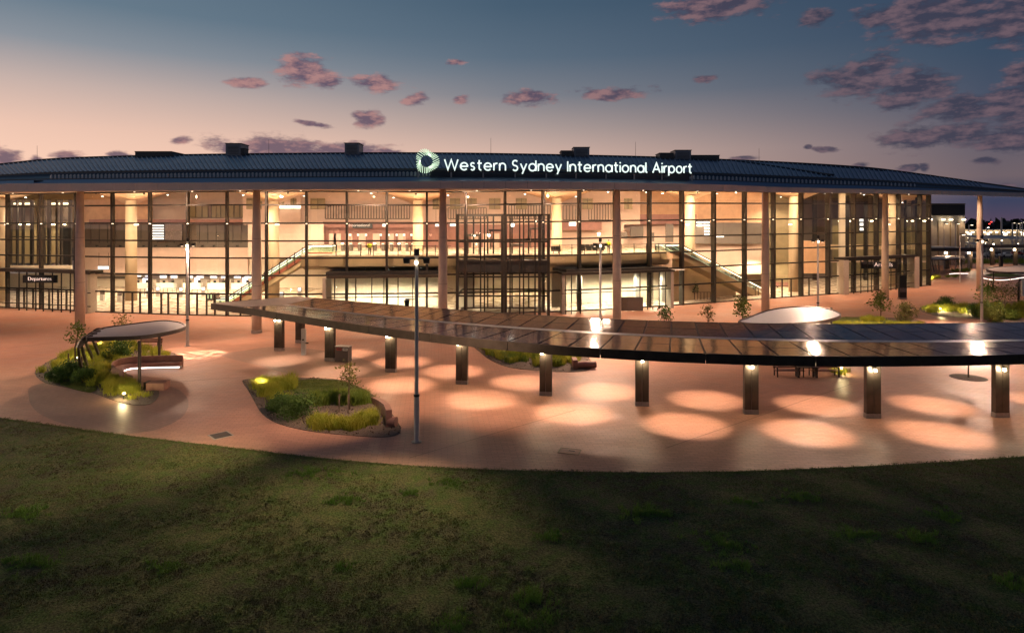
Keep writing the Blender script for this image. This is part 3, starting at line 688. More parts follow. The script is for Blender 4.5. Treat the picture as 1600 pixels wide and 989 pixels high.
# ---- entrance vestibules (projecting boxes)
def vest(pa, pb, off, ztop, lab, posts, glassrows, piers, roofth=.35, lift=0):
    v = empty('entrance_vestibule', AT((pa+pb)/2, fd((pa+pb)/2)+off), lab, 'entrance', 'entrance vestibules set in the glass front')
    s = zs(pa)
    A = [pa+(pb-pa)*i/6 for i in range(7)]; pts = [AT(x, fd(x)+off) for x in A]
    m = MB(); m.wallrun([(p.x,p.y) for p in offs_pts(pts,-off/2)], abs(off)+.1, ztop*s, (ztop+roofth)*s); m.build('flat_roof', M['frame'], v)
    m = MB(); m.wallrun([(p.x,p.y-.05) for p in pts], .12, (ztop-.03)*s, (ztop+roofth+.06)*s); m.build('roof_edge', M['bronze'], v)
    for px, w in piers:
        p = AT(px, fd(px)+off/2); m = MB(); m.box((p.x,p.y,ztop*s/2), (w,abs(off)-.1,ztop*s)); m.build('side_wall', M['sheet'], v)
    for px in posts:
        p = AT(px, fd(px)+off+.05); m = MB(); m.box((p.x,p.y,ztop*s/2), (.1,.12,ztop*s)); m.build('door_post', M['frame'], v)
    for z in glassrows:
        m = MB(); m.wallrun([(p.x,p.y+.04) for p in pts], .1, z*s-.05, z*s+.05); m.build('rail', M['frame'], v)
    sp = sorted([pa]+posts+[pb])
    for a, b_ in zip(sp[:-1], sp[1:]):
        q = MB(); q.quad(AT(a,fd(a)+off+.06,.05), AT(b_,fd(b_)+off+.06,.05), AT(b_,fd(b_)+off+.06,ztop*s-.03), AT(a,fd(a)+off+.06,ztop*s-.03)); q.build('door_pane', M['glass'], v)
    return v
def offs_pts(pts, w): return [Vector((p.x,p.y+w)) for p in pts]
v1 = vest(-200,141, -2.0, 4.9, 'wide departures vestibule with dark signboard at the left end of the glass front', [-150,-110,-70,-30,30,42,56,68,82,96,110,132], [2.55,.9], [(138.5,.9),(-198,.9)])
v2 = vest(1319,1428, -2.2, 5.0, 'arrivals vestibule near the right corner of the glass front', [1334,1345,1356,1362,1373,1392,1400,1412], [2.4,.9], [(1317,.8),(1427,.8)])
v3 = vest(510,690, -2.6, 4.75, 'bright vestibule under a thin dark lintel left of the central lift tower', [523,540,556,581,600,622,645,668], [2.5], [(511,.35),(689,.35)], .22)
v4 = vest(878,1048, -2.6, 4.7, 'bright vestibule with a grey solid panel right of the central lift tower', [884,893,907,1000,1012,1020,1030,1040], [2.5], [(879,.35),(1047,.35)], .22)
p = AT(986, fd(986)-2.62); MB().box((p.x,p.y,.9), (3.0,.1,1.75)).build('solid_panel', M['bulkhead'], v4)
for vv, a, b_ in ((v3,516,686),(v4,884,1042)):      # glowing lobbies
    wall([a,b_], lambda x: fd(x)+8, 0, 4.7, M['cream'], 'lobby_wall', .2, vv)
    wall([a,b_], lambda x: fd(x)+4.7, 4.72, 4.9, M['white'], 'lobby_ceiling', 8.5, vv)
    for px in np.linspace(a+20,b_-20,4):
        p = AT(px, fd(px)+4, 4.62); MB().box(p, (1.8,.25,.06)).build('lobby_light', M['e_white'], vv); lamp('SPOT', (p.x,p.y,p.z-.12), 4500, (1,.82,.58), vv, .3, 150, .6, (p.x,p.y,0), 'lobby_lamp')
for a, b_ in ((514,694),(874,1030)):      # dark plant deck over the lobbies
    wall([a,b_], lambda x: fd(x)+1.0, 5.0, 5.32, M['steel_dark'], 'dark_deck', 4.2)
for px in (905,995,1035): wall([px-3,px+3], lambda x: fd(x)+5, 0, 4.7, M['pole'], 'lobby_column', .6)
for a, b_ in ((716,742),(862,880)): wall([a,b_], 84.5, 0, 5.2, M['cream'], 'lobby_wall', .2)
# text
def textmesh(body, size, extrude=.03):
    c = bpy.data.curves.new('t','FONT'); c.body = body; c.size = size; c.offset = -.020 if size == 1 else 0; c.extrude = extrude; c.resolution_u = 4
    o = bpy.data.objects.new('t', c); COL.objects.link(o); bpy.context.view_layer.update()
    me = bpy.data.meshes.new_from_object(o.evaluated_get(bpy.context.evaluated_depsgraph_get())); bpy.data.objects.remove(o); bpy.data.curves.remove(c); return me
def mxx(me): return max(v.co.x for v in me.vertices), min(v.co.x for v in me.vertices), max(v.co.y for v in me.vertices)
def letters(text, origin, right, width, parent, mt, extrude=.05, up=Vector((0,0,1)), bold=0, name='letter', arc=None):
    full = textmesh(text, 1); W0 = mxx(full)[0]; s = width/W0
    for k, ch in enumerate(text):
        if ch == ' ': continue
        e = mxx(textmesh(text[:k+1], 1))[0]; me = textmesh(ch, 1, extrude/s); mx, mn, _ = mxx(me)
        x0 = (e-mx)*s
        o = bpy.data.objects.new(name, me); me.name = name; me.materials.clear(); me.materials.append(mt); COL.objects.link(o); o.parent = parent
        if bold:
            bm = bmesh.new(); bm.from_mesh(me); bmesh.ops.remove_doubles(bm, verts=bm.verts, dist=1e-4); bm.to_mesh(me); bm.free()
        if arc: pos, r_ = arc(x0+ (mx+mn)/2*s); pos = pos - r_*((mx+mn)/2*s)
        else: pos, r_ = origin+right*x0, right
        back = r_.cross(up)
        o.matrix_local = Matrix(((r_.x*s, up.x*s, back.x*s, pos.x),(r_.y*s, up.y*s, back.y*s, pos.y),(r_.z*s, up.z*s, back.z*s, pos.z),(0,0,0,1)))
        o.location = pos - world_org(parent); o.scale = (s,s,s); o.rotation_euler = Matrix(((r_.x,up.x,back.x),(r_.y,up.y,back.y),(r_.z,up.z,back.z))).to_euler()
# Departures / Arrivals / International boards
def board(px0, px1, y0, y1, d, text, tx0, tx1, ty, lab):
    b0, b1 = W(px0,y1,d), W(px1,y0,d); s = empty('sign_board', Vector(((b0.x+b1.x)/2,d,b0.z)), lab, 'sign')
    MB().box(((b0.x+b1.x)/2,d,(b0.z+b1.z)/2), (b1.x-b0.x,.12,b1.z-b0.z)).build('panel', M['black'], s)
    o = W(tx0,ty,d)-Vector((0,.09,0)); letters(text, o, Vector((1,0,0)), (tx1-tx0)/1000*d, s, M['e_text'], .02); return s
dl = fd(60)-2.25
board(36,90,430,442,dl,'Departures',44,81,438.2,'dark Departures sign over the doors at the far left')
dr = fd(1370)-2.5; board(1345,1402,409,420,dr,'Arrivals',1365.5,1394,416.5,'dark Arrivals sign half hidden behind a tall column on the right')
si = board(551,582,348,357,104.9,'International',545,578,354.2,'small International lettering on the maroon band of the upper hall')
# lintel of the departures hall front etc.
wall([150,235], 104, 2.2, 2.4, M['frame'], 'hall_rail')
# ---- hall lamps (spots in the ceiling) and light from them
for px, d in [(-150,92),(40,94),(160,96),(262,98),(320,97),(380,88),(475,97),(520,97),(580,88),(615,98),(700,88),(760,97),(820,88),(900,97),(950,90),(1010,99),(1035,91),(1120,101),(1150,98),(1220,108),(1290,116),(1350,122),(1410,124)]:
    z = ceilz(px, min(1,(d-fd(px))/22))-.35; p = AT(px,d,z)
    m = MB(); m.tube([(p.x,p.y,z-.06),(p.x,p.y,z)], .13, 8); m.build('hall_light', M['e_white'], T_)
    e = 5200 if px < 1180 else 3600
    if px < 130: e = 2600
    lamp('SPOT', (p.x,p.y,z-.15), e*1.15, (1,.73,.48), T_, .16, 138, .5, (p.x,p.y,0), 'hall_lamp')
for px, d in [(160,103),(230,100),(300,103),(360,100),(430,100),(480,96),(740,92),(790,100),(850,98),(600,102),(960,104),(1090,104),(1130,106),(1180,108),(1225,108)]:
    z = 5.1; p = AT(px,d,z)
    if 470 < px < 1046: MB().box((p.x,p.y,z+.1), (1.6,.3,.06)).build('ceiling_light', M['e_white'], T_)
    lamp('SPOT', (p.x,p.y,z-.05), 2600 if px < 1046 else 2000, (1,.73,.45), T_, .3, 160, .4, (p.x,p.y+.01,0), 'hall_lamp')
for px, d in IC:  # uplights added to brighten the vaulted ceiling
    p = AT(px,d-4.0,10.9)
    if px < 470 or px > 900: MB().box((p.x,p.y+1.2,p.z), (.5,.3,.2)).build('vault_fill_box', M['e_soft'], T_)
    lamp('SPOT', (p.x,p.y,p.z+.2), 1500, (1,.70,.40), T_, .1, 160, .6, (p.x,p.y+.01,20), 'vault_fill_lamp')
for px in (100,315,540,760,975,1130,1320):  # more added ceiling fill, hung in mid hall without fittings
    p = AT(px,fd(px)+14,10.6); lamp('SPOT', (p.x,p.y,p.z), 2600, (1,.70,.42), T_, .1, 150, .6, (p.x,p.y+.01,20), 'vault_fill_lamp')
for px in (60,150,225,300,385,450,520,590,650,725,785,850,910,970,1040,1090,1140,1190,1250,1310,1370):  # added fill row just inside the glass, brightening the walls that face out
    d = fd(px)+3.2; p = AT(px,d,ceilz(px,.13)-.3); lamp('SPOT', p, (5200 if px < 1200 else 2300) if px > 130 else 1500, (1,.74,.49), T_, .08, 125, .8, AT(px,d+13,3), 'hall_fill_lamp'); MB().tube([(p.x,p.y,p.z+.08),(p.x,p.y,p.z+.3)], .12, 8).build('hall_fill_can', M['black'], T_)
# ---- lift tower in the middle
LT = empty('lift_tower', AT(785, fd(785)-1.5), 'dark framed glass lift tower in the middle of the glass front', 'lift tower')
d0, d1 = fd(785)-3.2, fd(785)+4.5; x0, x1 = AT(714.5,d0).x, AT(857,d0).x; zt = zy(334.5,d0)
npx = [714.5,727,751,757,785,790,797,812,818,836,843,857]
for px in npx:
    x = AT(px,d0).x; MB().box((x,d0,zt/2), (.34 if px in (714.5,727,785,790,843,857) else .17,.25,zt)).build('front_post', M['frame'], LT)
for px in (716,740,762,771,800,826,849):
    x = AT(px,d1).x; MB().box((x,d1,zt/2), (.2,.2,zt)).build('rear_post', M['frame'], LT)
for z in (zt-.1, 8.9, 6.6, 4.75, 2.5, .1):
    for d in (d0, d1): MB().box(((x0+x1)/2,d,z), (x1-x0,.22,.18)).build('beam', M['frame'], LT)
    for x in (x0,x1): MB().box((x,(d0+d1)/2,z), (.2,d1-d0,.14)).build('side_beam', M['frame'], LT)
MB().box(((x0+x1)/2,(d0+d1)/2,5.95), (x1-x0-.1,d1-d0-.1,1.35)).build('landing_deck', M['black'], LT)
for a, b_ in zip(npx[:-1], npx[1:]):
    if b_-a < 7: continue
    xa, xb = AT(a,d0).x+.1, AT(b_,d0).x-.1
    for z0, z1 in ((.1,2.5),(2.6,4.7),(7,8.9),(9,zt-.2)): q = MB(); q.quad((xa,d0-.02,z0),(xb,d0-.02,z0),(xb,d0-.02,z1),(xa,d0-.02,z1)); q.build('tower_pane', M['glass'], LT)
for px in (740,775,808,838):      # lift cars and machinery
    x = AT(px,(d0+d1)/2).x; z = {740:9.6,775:10.2,808:8.4,838:10.4}[px]
    c = MB(); c.box((x,(d0+d1)/2,z), (1.7,1.8,.25)); c.box((x-.7,(d0+d1)/2,z-1.2), (.08,1.7,2.3)); c.box((x+.7,(d0+d1)/2,z-1.2), (.08,1.7,2.3));  c.build('lift_car', M['bulkhead'], LT)
for px, z, s in ((801,10.85,.34),(741,9.6,.14),(744,8.6,.1),(750,9.9,.12),(837,11.3,.16),(770,8.9,.08),(718,6.3,.1),(790,7.2,.1),(760,6.4,.1),(806,6.6,.1)):
    x = AT(px,d0).x; m = MB(); m.tube([(x,d0+.6,z-s/2),(x,d0+.6,z+s/2)], s/2, 8); m.build('tower_lamp', M['e_white'], LT)
# ---- balustrade of the upper floor
BA = empty('balustrade', AT(760, fd(760)+1.4, zf), 'glass balustrade with thin dark posts along the upper floor edge', 'railing')
pxs = [x for x in np.arange(525,1040,19.4) if not 706 < x < 862]
for px in pxs:
    p = AT(px, slabfront(px)+.25, zf); MB().box((p.x,p.y,zf+.65), (.09,.09,1.3)).build('post', M['frame'], BA)
for a, b_ in ((525,705),(864,1040)):
    A = [a+(b_-a)*i/8 for i in range(9)]; pt = [AT(x, slabfront(x)+.25) for x in A]
    m = MB(); m.wallrun([(p.x,p.y) for p in pt], .07, zf+1.16, zf+1.22); m.build('handrail', M['frame'], BA)
for a, b_ in zip(pxs[:-1], pxs[1:]):
    if b_-a > 30: continue
    pa, pb_ = AT(a,slabfront(a)+.25), AT(b_,slabfront(b_)+.25); q = MB(); q.quad((pa.x+.06,pa.y,zf+.08),(pb_.x-.06,pb_.y,zf+.08),(pb_.x-.06,pb_.y,zf+1.14),(pa.x+.06,pa.y,zf+1.14)); q.build('glass_panel', M['glass'], BA)
# ---- escalators
def escal(a, b_, w, lab, red, out, flat):
    a, b_ = Vector(a), Vector(b_); e = empty('escalator', a, lab, 'escalator', 'escalators up to the upper hall')
    t = (b_-a); th = Vector((t.x,t.y,0)).normalized(); s = Vector((-th.y, th.x, 0))
    top2 = b_+th*flat; low2 = a-th*1.5
    path = [low2, a, b_, top2]
    m = MB()   # truss
    for p, q in zip(path[:-1], path[1:]):
        m.bar(p+s*w/2-Vector((0,0,.35)), q+s*w/2-Vector((0,0,.35)), w+.4, .95)
    m.build('truss', M['slabside'], e)
    st = MB(); n = 30
    for i in range(n):
        p = a+(b_-a)*(i+.5)/n; st.bar(p+s*.15+Vector((0,0,.1)), p+s*(w-.15)+Vector((0,0,.1)), .45, .2)
    st.build('steps', M['steel_dark'], e, kind='stuff')
    for k, off in enumerate((0, w)):
        r_ = MB()
        for p, q in zip(path[:-1], path[1:]):
            r_.bar(p+s*off+Vector((0,0,1.15)), q+s*off+Vector((0,0,1.15)), .1, .1)
        for p in (low2, top2): r_.bar(p+s*off+Vector((0,0,.3)), p+s*off+Vector((0,0,1.15)), .1, .1)
        r_.build('handrail', M['black'], e)
        l_ = MB()
        for p, q in zip(path[:-1], path[1:]): l_.bar(p+s*off+Vector((0,0,.98)), q+s*off+Vector((0,0,.98)), .06, .13)
        l_.build('light_strip', emat('strip_glow',(.72,.95,.80),.8) if k == 0 else M['e_soft'], e)
        for p, q in zip(path[:-1], path[1:]):
            g_ = MB(); g_.quad(p+s*off+Vector((0,0,.15)), q+s*off+Vector((0,0,.15)), q+s*off+Vector((0,0,1.05)), p+s*off+Vector((0,0,1.05))); g_.build('glass_panel', M['glass_green'], e)
    if red:
        m = MB(); m.bar(a-s*.28+Vector((0,0,.02)), b_-s*.28+Vector((0,0,-.02)), .04, .42); m.bar(b_-s*.28+Vector((0,0,.02)), top2-s*.28+Vector((0,0,-.02)), .04, .42); m.build('red_band', M['maroon_red'], e)
    for i in range(out):
        p = a+(b_-a)*(i+.3)/out-s*.35; MB().box((p.x,p.y,p.z+.55), (.09,.09,1.5)).build('outer_post', M['frame'], e)
    return e
escal(AT(352,83.5,0.1), AT(482,83.5,zf), 1.8, 'escalator with an orange red side band climbing right to the upper hall', True, 11, 3.2)
escal(AT(1172,101,0.1), AT(1046,89,zf), 1.8, 'escalator with green lit glass sides coming down to the right', False, 12, 3.0)
# under-stair wall
m = MB(); a, b_ = AT(1050,90.2), AT(1150,99.5); m.add([(a.x,a.y,0),(b_.x,b_.y,0),(b_.x,b_.y,1.0),(a.x,a.y,6.4)], [(0,1,2,3)]); m.build('stair_side_wall', M['slabside'], T_)
# ---- check-in desks
def desk(px, lab, k):
    x = AT(px,108).x; d = empty('check_in_desk', (x,108,0), lab, 'check-in desk', 'check-in desks under the stone wall')
    m = MB(); m.box((x,107.6,.55), (3.0,.8,1.1)); m.build('counter', M['white'], d)
    MB().box((x-1.3,107.4,1.25), (.5,.1,1.0)).build('kiosk', M['bulkhead'], d); MB().box((x+.35,108.4,1.25), (.9,.08,1.3)).build('blue_panel', M['e_blue'] if k%2 == 0 else M['screen_off'], d)
    for s in (-.75,.75):
        sc_ = MB().box((x+s*1.2,108.3,2.05), (1.1,.1,.42)).build('overhead_screen', M['e_screen'], d); MB().box((x+s*1.2,108.22,2.18), (.9,.02,.12)).build('screen_text', M['e_blue'], sc_)
    MB().box((x+1.15,107.5,1.35), (.45,.1,.45)).build('monitor', M['black'], d); MB().box((x-.35,107.5,1.3), (.4,.1,.4)).build('monitor', M['black'], d)
    return d
for k, (px, t) in enumerate(((222,'leftmost check-in desk with glowing screens under the stone wall'),(262,'second check-in desk from the left, just right of the column'),(303,'third check-in desk from the left, right of a lamp post'),(341,'fourth check-in desk behind the green lit gate'),(378,'rightmost check-in desk beside the escalator'))): desk(px, t, k)
# flight boards
def fboard(px0, px1, y0, y1, d, lab, rows, cols):
    a, b_ = W(px0,y1,d), W(px1,y0,d); s = empty('flight_board', Vector(((a.x+b_.x)/2,d,a.z)), lab, 'screen')
    MB().box(((a.x+b_.x)/2,d+.1,(a.z+b_.z)/2), (b_.x-a.x+.15,.15,b_.z-a.z+.15)).build('casing', M['black'], s)
    for i in range(rows):
        for j in range(cols):
            w, h = (b_.x-a.x)/cols, (b_.z-a.z)/rows
            MB().box((a.x+w*(j+.5), d-.02, a.z+h*(i+.5)), (w*.9,.06,h*.58)).build('screen', M['e_screen'], s)
    return s
fboard(237.5,257,350.5,375,107.5,'white striped flight board on the dark bulkhead of the left hall',6,1)
fboard(1087.5,1109,345.5,369,104,'flight board of white tiles in the right part of the hall',5,2)
fboard(1343,1357,347,362,126,'pale lit screen seen through the right end of the glass',2,2)
m = MB(); a, b_ = W(258,376,107.5), W(284,350,107.5); b = MB().box(((a.x+b_.x)/2,107.6,(a.z+b_.z)/2), (b_.x-a.x,.2,b_.z-a.z)); tag(b.build('blank_screen', M['screen_off']), 'dark blank screen right of the striped flight board', 'screen')
MB().box(((a.x+b_.x)/2-.8,107.4,b_.z+.1), (4.5,.1,.14)).build('blue_strip', M['e_blue'], T_)
for px0, px1, y0, y1, d, lab in ((153,170,416,421,96,'hanging white information panel left of the check-in hall'),(597.5,603,349,354,100,'small bright square screen right of the International sign'),(703,713,348.5,353.5,95,'bright white screen left of the lift tower'),(680,688,349,354,96,'bright screen left of the tall centre column'),(889,900,347,353,98,'bright white screen right of the lift tower'),(1112,1131,368,371,104,'thin pale strip screen right of the flight board')):
    a, b_ = W(px0,y1,d), W(px1,y0,d); s = empty('hanging_screen', Vector(((a.x+b_.x)/2,d,a.z)), lab, 'screen')
    MB().box(((a.x+b_.x)/2,d+.08,(a.z+b_.z)/2), (b_.x-a.x+.1,.1,b_.z-a.z+.1)).build('casing', M['black'], s); MB().box(((a.x+b_.x)/2,d,(a.z+b_.z)/2), (b_.x-a.x,.04,b_.z-a.z)).build('screen', M['e_screen'], s)
    for x in (a.x+.1,b_.x-.1): MB().box((x,d+.08,(b_.z+b_.z+2)/2), (.04,.04,2)).build('hanger', M['frame'], s)
for k, (px, d, y_, lab) in enumerate(((160,92,0,'black screen kiosk on the ground floor left of the first inner column'),(187,90,0,'boxy check-in kiosk in front of the inner column at the left'),(232,96,0,'self service kiosk below the striped flight board'),(247,97,0,'self service kiosk right of the one below the flight board'),(283,96,0,'self service kiosk left of the slim lamp post'),(318,97,0,'self service kiosk right of the slim lamp post'),(440,90,0,'self service kiosk on the ground floor right of the escalator'),(468,96,0,'self service kiosk left of the left vestibule'))):
    p = AT(px,d); s = empty('service_kiosk', p, lab, 'kiosk', 'self service kiosks on the ground floor'); MB().box((p.x,p.y,.45), (.5,.4,.9)).build('body', M['pole'], s); MB().box((p.x,p.y,1.2), (.6,.12,.6)).build('head', M['black'], s); MB().box((p.x,p.y-.07,1.2), (.5,.02,.48)).build('screen', M['screen_off'] if k < 2 else M['e_screen'], s)
for a, b_, d in ((205,240,99),(255,290,100),(300,325,98)):
    s = empty('queue_barrier', AT((a+b_)/2,d), 'thin posted queue barrier before the check-in desks, '+{205:'nearest the inner column',255:'in the middle',300:'nearest the green lit gates'}[a], 'railing'); n = int((b_-a)/7)
    for i in range(n+1): p = AT(a+(b_-a)*i/n,d); MB().box((p.x,p.y,.5), (.06,.06,1.0)).build('post', M['frame'], s)
    MB().bar(AT(a,d,.95),AT(b_,d,.95),.05).build('belt', M['frame'], s)
# boarding gates in a row
gl = ['first','second','third','fourth','fifth','sixth','seventh','eighth','ninth']
for k, px in enumerate((536,549,562,586,599,612,624,636,645)):
    p = AT(px,92,zf); g_ = empty('ticket_gate', p, f'{gl[k]} dark ticket gate from the left in the row behind the railing', 'ticket gate', 'row of ticket gates on the upper floor')
    MB().box((p.x,p.y,zf+.5), (.32,1.1,1.0)).build('body', M['bulkhead'], g_); MB().box((p.x,p.y-.3,zf+1.06), (.26,.4,.1)).build('lit_top', M['e_green'] if k%3 else M['e_warm'], g_)
    MB().box((p.x,p.y+4,zf+2.25), (.28,.08,.28)).build('lane_sign', M['e_screen'], g_); MB().box((p.x,p.y+4,zf+1.1), (.06,.06,2.0)).build('lane_post', M['frame'], g_)
for px, t in ((745,'low dark bench seat left end of the hall, right of the tower'),):
    pass
def lounge(px0, px1, d, z, lab, mt=None):
    a, b_ = AT(px0,d,z), AT(px1,d,z); s = empty('waiting_seats', (a+b_)/2, lab, 'seating'); n = max(2, int((b_.x-a.x)/.7))
    for i in range(n):
        x = a.x+(b_.x-a.x)*(i+.5)/n; MB().box((x,d,z+.42), (.62,.55,.09)).build('seat', mt or M['steel_dark'], s); MB().box((x,d+.28,z+.72), (.62,.08,.5)).build('backrest', mt or M['steel_dark'], s)
    MB().box(((a.x+b_.x)/2,d,z+.32), (b_.x-a.x,.1,.08)).build('beam', M['frame'], s)
    for x in (a.x+.3,b_.x-.3): MB().box((x,d,z+.16), (.08,.45,.32)).build('leg', M['frame'], s)
lounge(861,876,84.6,zf,'short row of dark seats just right of the lift tower'); lounge(906,944,86.5,zf,'long row of dark seats beside the person in yellow'); lounge(906,946,92,zf,'second row of dark seats farther back on the upper floor')
lounge(1150,1172,104,0,'row of dark red seats left part of the right hall', M['maroon']); lounge(1176,1192,104,0,'row of dark red seats next to the column in the right hall', M['maroon']); lounge(1212,1240,110,0,'row of dark red seats farthest right behind the glass', M['maroon'])
# small gates with green light in front of the desks
for k, px in enumerate((328,333,339)):
    p = AT(px,92,0); s = empty('security_gate', p, ('left','middle','right')[k]+' green lit security gate on the ground floor by the escalator foot', 'gate'); MB().box((p.x,p.y,.55), (.2,1.2,1.1)).build('body', M['bulkhead'], s); MB().box((p.x,p.y-.61,.7), (.12,.03,.7)).build('green_light', M['e_green'], s)
# potted plants inside at the right
def leafcloud(c, r, n, size, m, name, parent=None, squash=1., zmin=0, kind='stuff'):
    c = np.array(c); k = max(4, int(n/90)); cl = rng.normal(0,1,(k,3)); cl /= np.linalg.norm(cl,axis=1)[:,None]; cl *= rng.uniform(.25,.85,(k,1))
    idx = rng.integers(0,k,n); p = cl[idx]+rng.normal(0,.22,(n,3)); L = np.linalg.norm(p,axis=1)[:,None]; p = np.where(L>1.1, p/L*1.1, p)
    p = p*np.array([r,r,r*squash])+c; p[:,2] = np.maximum(p[:,2], zmin)
    return leafquads(p, size, m, name, parent, kind)
def leafquads(p, size, m, name, parent=None, kind=None):
    n = len(p); a = rng.normal(0,1,(n,3)); a /= np.linalg.norm(a,axis=1)[:,None]; b = rng.normal(0,1,(n,3)); b -= (a*b).sum(1)[:,None]*a; b /= np.linalg.norm(b,axis=1)[:,None]
    s = size*rng.uniform(.6,1.3,(n,1)); V = np.stack([p-a*s*.55, p+b*s*.28, p+a*s*.55, p-b*s*.28],1).reshape(-1,3); F = np.arange(n*4).reshape(-1,4)
    return np_mesh(name, V, F, m, kind, parent)
def tree(base, h, r, n, lab, mt='leaf', size=.17, group='young trees in the planting beds', trunk_h=.45, cat='tree', loose=.3, seed=1):
    n = int(n*.5); loose *= 1.25; rr_ = random.Random(seed); t = empty('young_tree', base, lab, cat, group); b = Vector(base); m = MB()
    top = b+Vector((rr_.uniform(-.1,.1),rr_.uniform(-.1,.1),h*.93)); n0 = b+Vector((rr_.uniform(-.05,.05),0,h*.4))
    m.tube([b, n0, b+(top-b)*.7+Vector((.05,0,0)), top], [h*.014+.012, h*.011+.008, h*.006+.006, .005], 7)
    tips = [top, b+(top-b)*.8]
    for i in range(11):
        f = trunk_h+(1-trunk_h)*.85*i/11; s = b+(top-b)*f; a = i*2.4+rr_.uniform(-.3,.3); L = r*(1-.55*(f-trunk_h)/(1-trunk_h))*rr_.uniform(.7,1.1)
        e = s+Vector((math.cos(a)*L, math.sin(a)*L, L*rr_.uniform(.35,.9))); mid = (s+e)/2+Vector((0,0,.06)); m.tube([s, mid, e], [h*.005+.004,.007,.004], 5)
        tips += [e, mid, mid+(e-mid)*.5]
        for q in range(2):
            e2 = mid+Vector((rr_.uniform(-1,1),rr_.uniform(-1,1),rr_.uniform(.1,.9)))*L*.45; m.tube([mid,e2],[.006,.003],4); tips.append(e2)
    m.build('trunk', M['trunk'], t, smooth=True)
    tp = np.array([tuple(x) for x in tips]); idx = rng.integers(0,len(tp),n); p = tp[idx]+rng.normal(0,1,(n,3))*r*loose*.55
    leafquads(p, size, M[mt], 'crown', t); return t
for px, d, lab in ((1078,94,'dark leafy potted plant behind the glass under the escalator'),):
    p = AT(px,d); t = empty('potted_plant', p, lab, 'plant'); MB().tube([(p.x,p.y,0),(p.x,p.y,.7)],[.4,.5],12).build('pot', M['black'], t); leafcloud((p.x,p.y,1.9), 1.25, 700, .22, M['shrub'], 'crown', t, 1.1, .7, None)
# rail barriers inside right
for a, b_, d in ((1070,1110,93),(1160,1185,98)):
    s = empty('barrier_rail', AT((a+b_)/2,d), 'dark posted barrier rail '+('below the escalator' if a < 1100 else 'right of the escalator foot'), 'railing'); n = int((b_-a)/5)
    for i in range(n+1): p = AT(a+(b_-a)*i/n,d); MB().box((p.x,p.y,.55), (.07,.07,1.1)).build('post', M['frame'], s)
    p, q = AT(a,d,1.08), AT(b_,d,1.08); MB().bar(p,q,.06).build('handrail', M['frame'], s)
# ================================================================== SIGN ON THE ROOF
SG = empty('roof_sign', roofpt(870,.25,4), 'long glowing white airport name lettering with a striped ring emblem standing on the roof', 'sign')
def signd(px): return ed(px)+1.6
bl = lambda px: 265.2+(px-694)*(270.6-265.2)/(1081-694) if px < 1100 else 270.6
def sarc_table():
    tab = []; L = 0; prev = None
    for px in np.arange(694.6,1100,1.0):
        p = W(px, bl(px), signd(px))
        if prev is not None: L += (p-prev).length
        tab.append((L,p)); prev = p
    return tab
tab = sarc_table(); tot = [l for l,p in tab if True]; Ls = np.array([l for l,_ in tab]); Ps = np.array([tuple(p) for _,p in tab])
def arcf(s):
    p = Vector([np.interp(s, Ls, Ps[:,i]) for i in range(3)]); q = Vector([np.interp(s+.3, Ls, Ps[:,i]) for i in range(3)]); q0 = Vector([np.interp(s-.3, Ls, Ps[:,i]) for i in range(3)])
    return p, (q-q0).normalized()
Wd = float(np.interp(1081, np.arange(694.6,1100,1.0), Ls))
def arcp(cx_, cy_, r_, a0, a1, n=14): return [(cx_+r_*math.cos(R(a0+(a1-a0)*i/n)), cy_+r_*math.sin(R(a0+(a1-a0)*i/n))) for i in range(n+1)]
GL = {'W':(1.30,[[(0,1),(.32,0),(.65,.98),(.98,0),(1.30,1)]]), 'e':(.70,[[(.02,.35),(.70,.35)], arcp(.35,.35,.35,0,318,24)]), 's':(.46,[arcp(.24,.525,.175,35,270)+arcp(.23,.175,.175,90,-145)[1:]]),
  't':(.42,[[(.17,.98),(.17,.2)]+arcp(.36,.2,.19,180,275,6), [(0,.68),(.42,.68)]]), 'r':(.32,[[(0,0),(0,.70)], arcp(.29,.40,.29,180,78,8)]), 'n':(.58,[[(0,0),(0,.70)], arcp(.29,.41,.29,180,0)+[(.58,0)]]),
  'S':(.60,[arcp(.31,.745,.255,38,270)+arcp(.30,.245,.245,90,-148)[1:]]), 'y':(.60,[[(0,.70),(.31,.02)],[(.60,.70),(.17,-.30)]]), 'd':(.70,[arcp(.35,.35,.35,0,360,26),[(.70,0),(.70,1.03)]]), 'I':(0,[[(0,0),(0,1)]]),
  'a':(.70,[arcp(.35,.35,.35,0,360,26),[(.70,0),(.70,.70)]]), 'i':(0,[[(0,0),(0,.70)],[(0,.90),(0,1.02)]]), 'o':(.70,[arcp(.35,.35,.35,0,360,26)]), 'l':(.16,[[(0,1.03),(0,.14)]+arcp(.15,.14,.14,180,270,5)]),
  'A':(.86,[[(0,0),(.43,1),(.86,0)],[(.15,.33),(.71,.33)]]), 'p':(.70,[arcp(.35,.35,.35,0,360,26),[(0,-.30),(0,.70)]])}
text = 'Western Sydney International Airport'; xs_l = []; x_ = 0
for ch in text:
    if ch == ' ': x_ += .42; continue
    xs_l.append((ch, x_)); x_ += GL[ch][0]+.255
sl_ = Wd/(x_-.255)
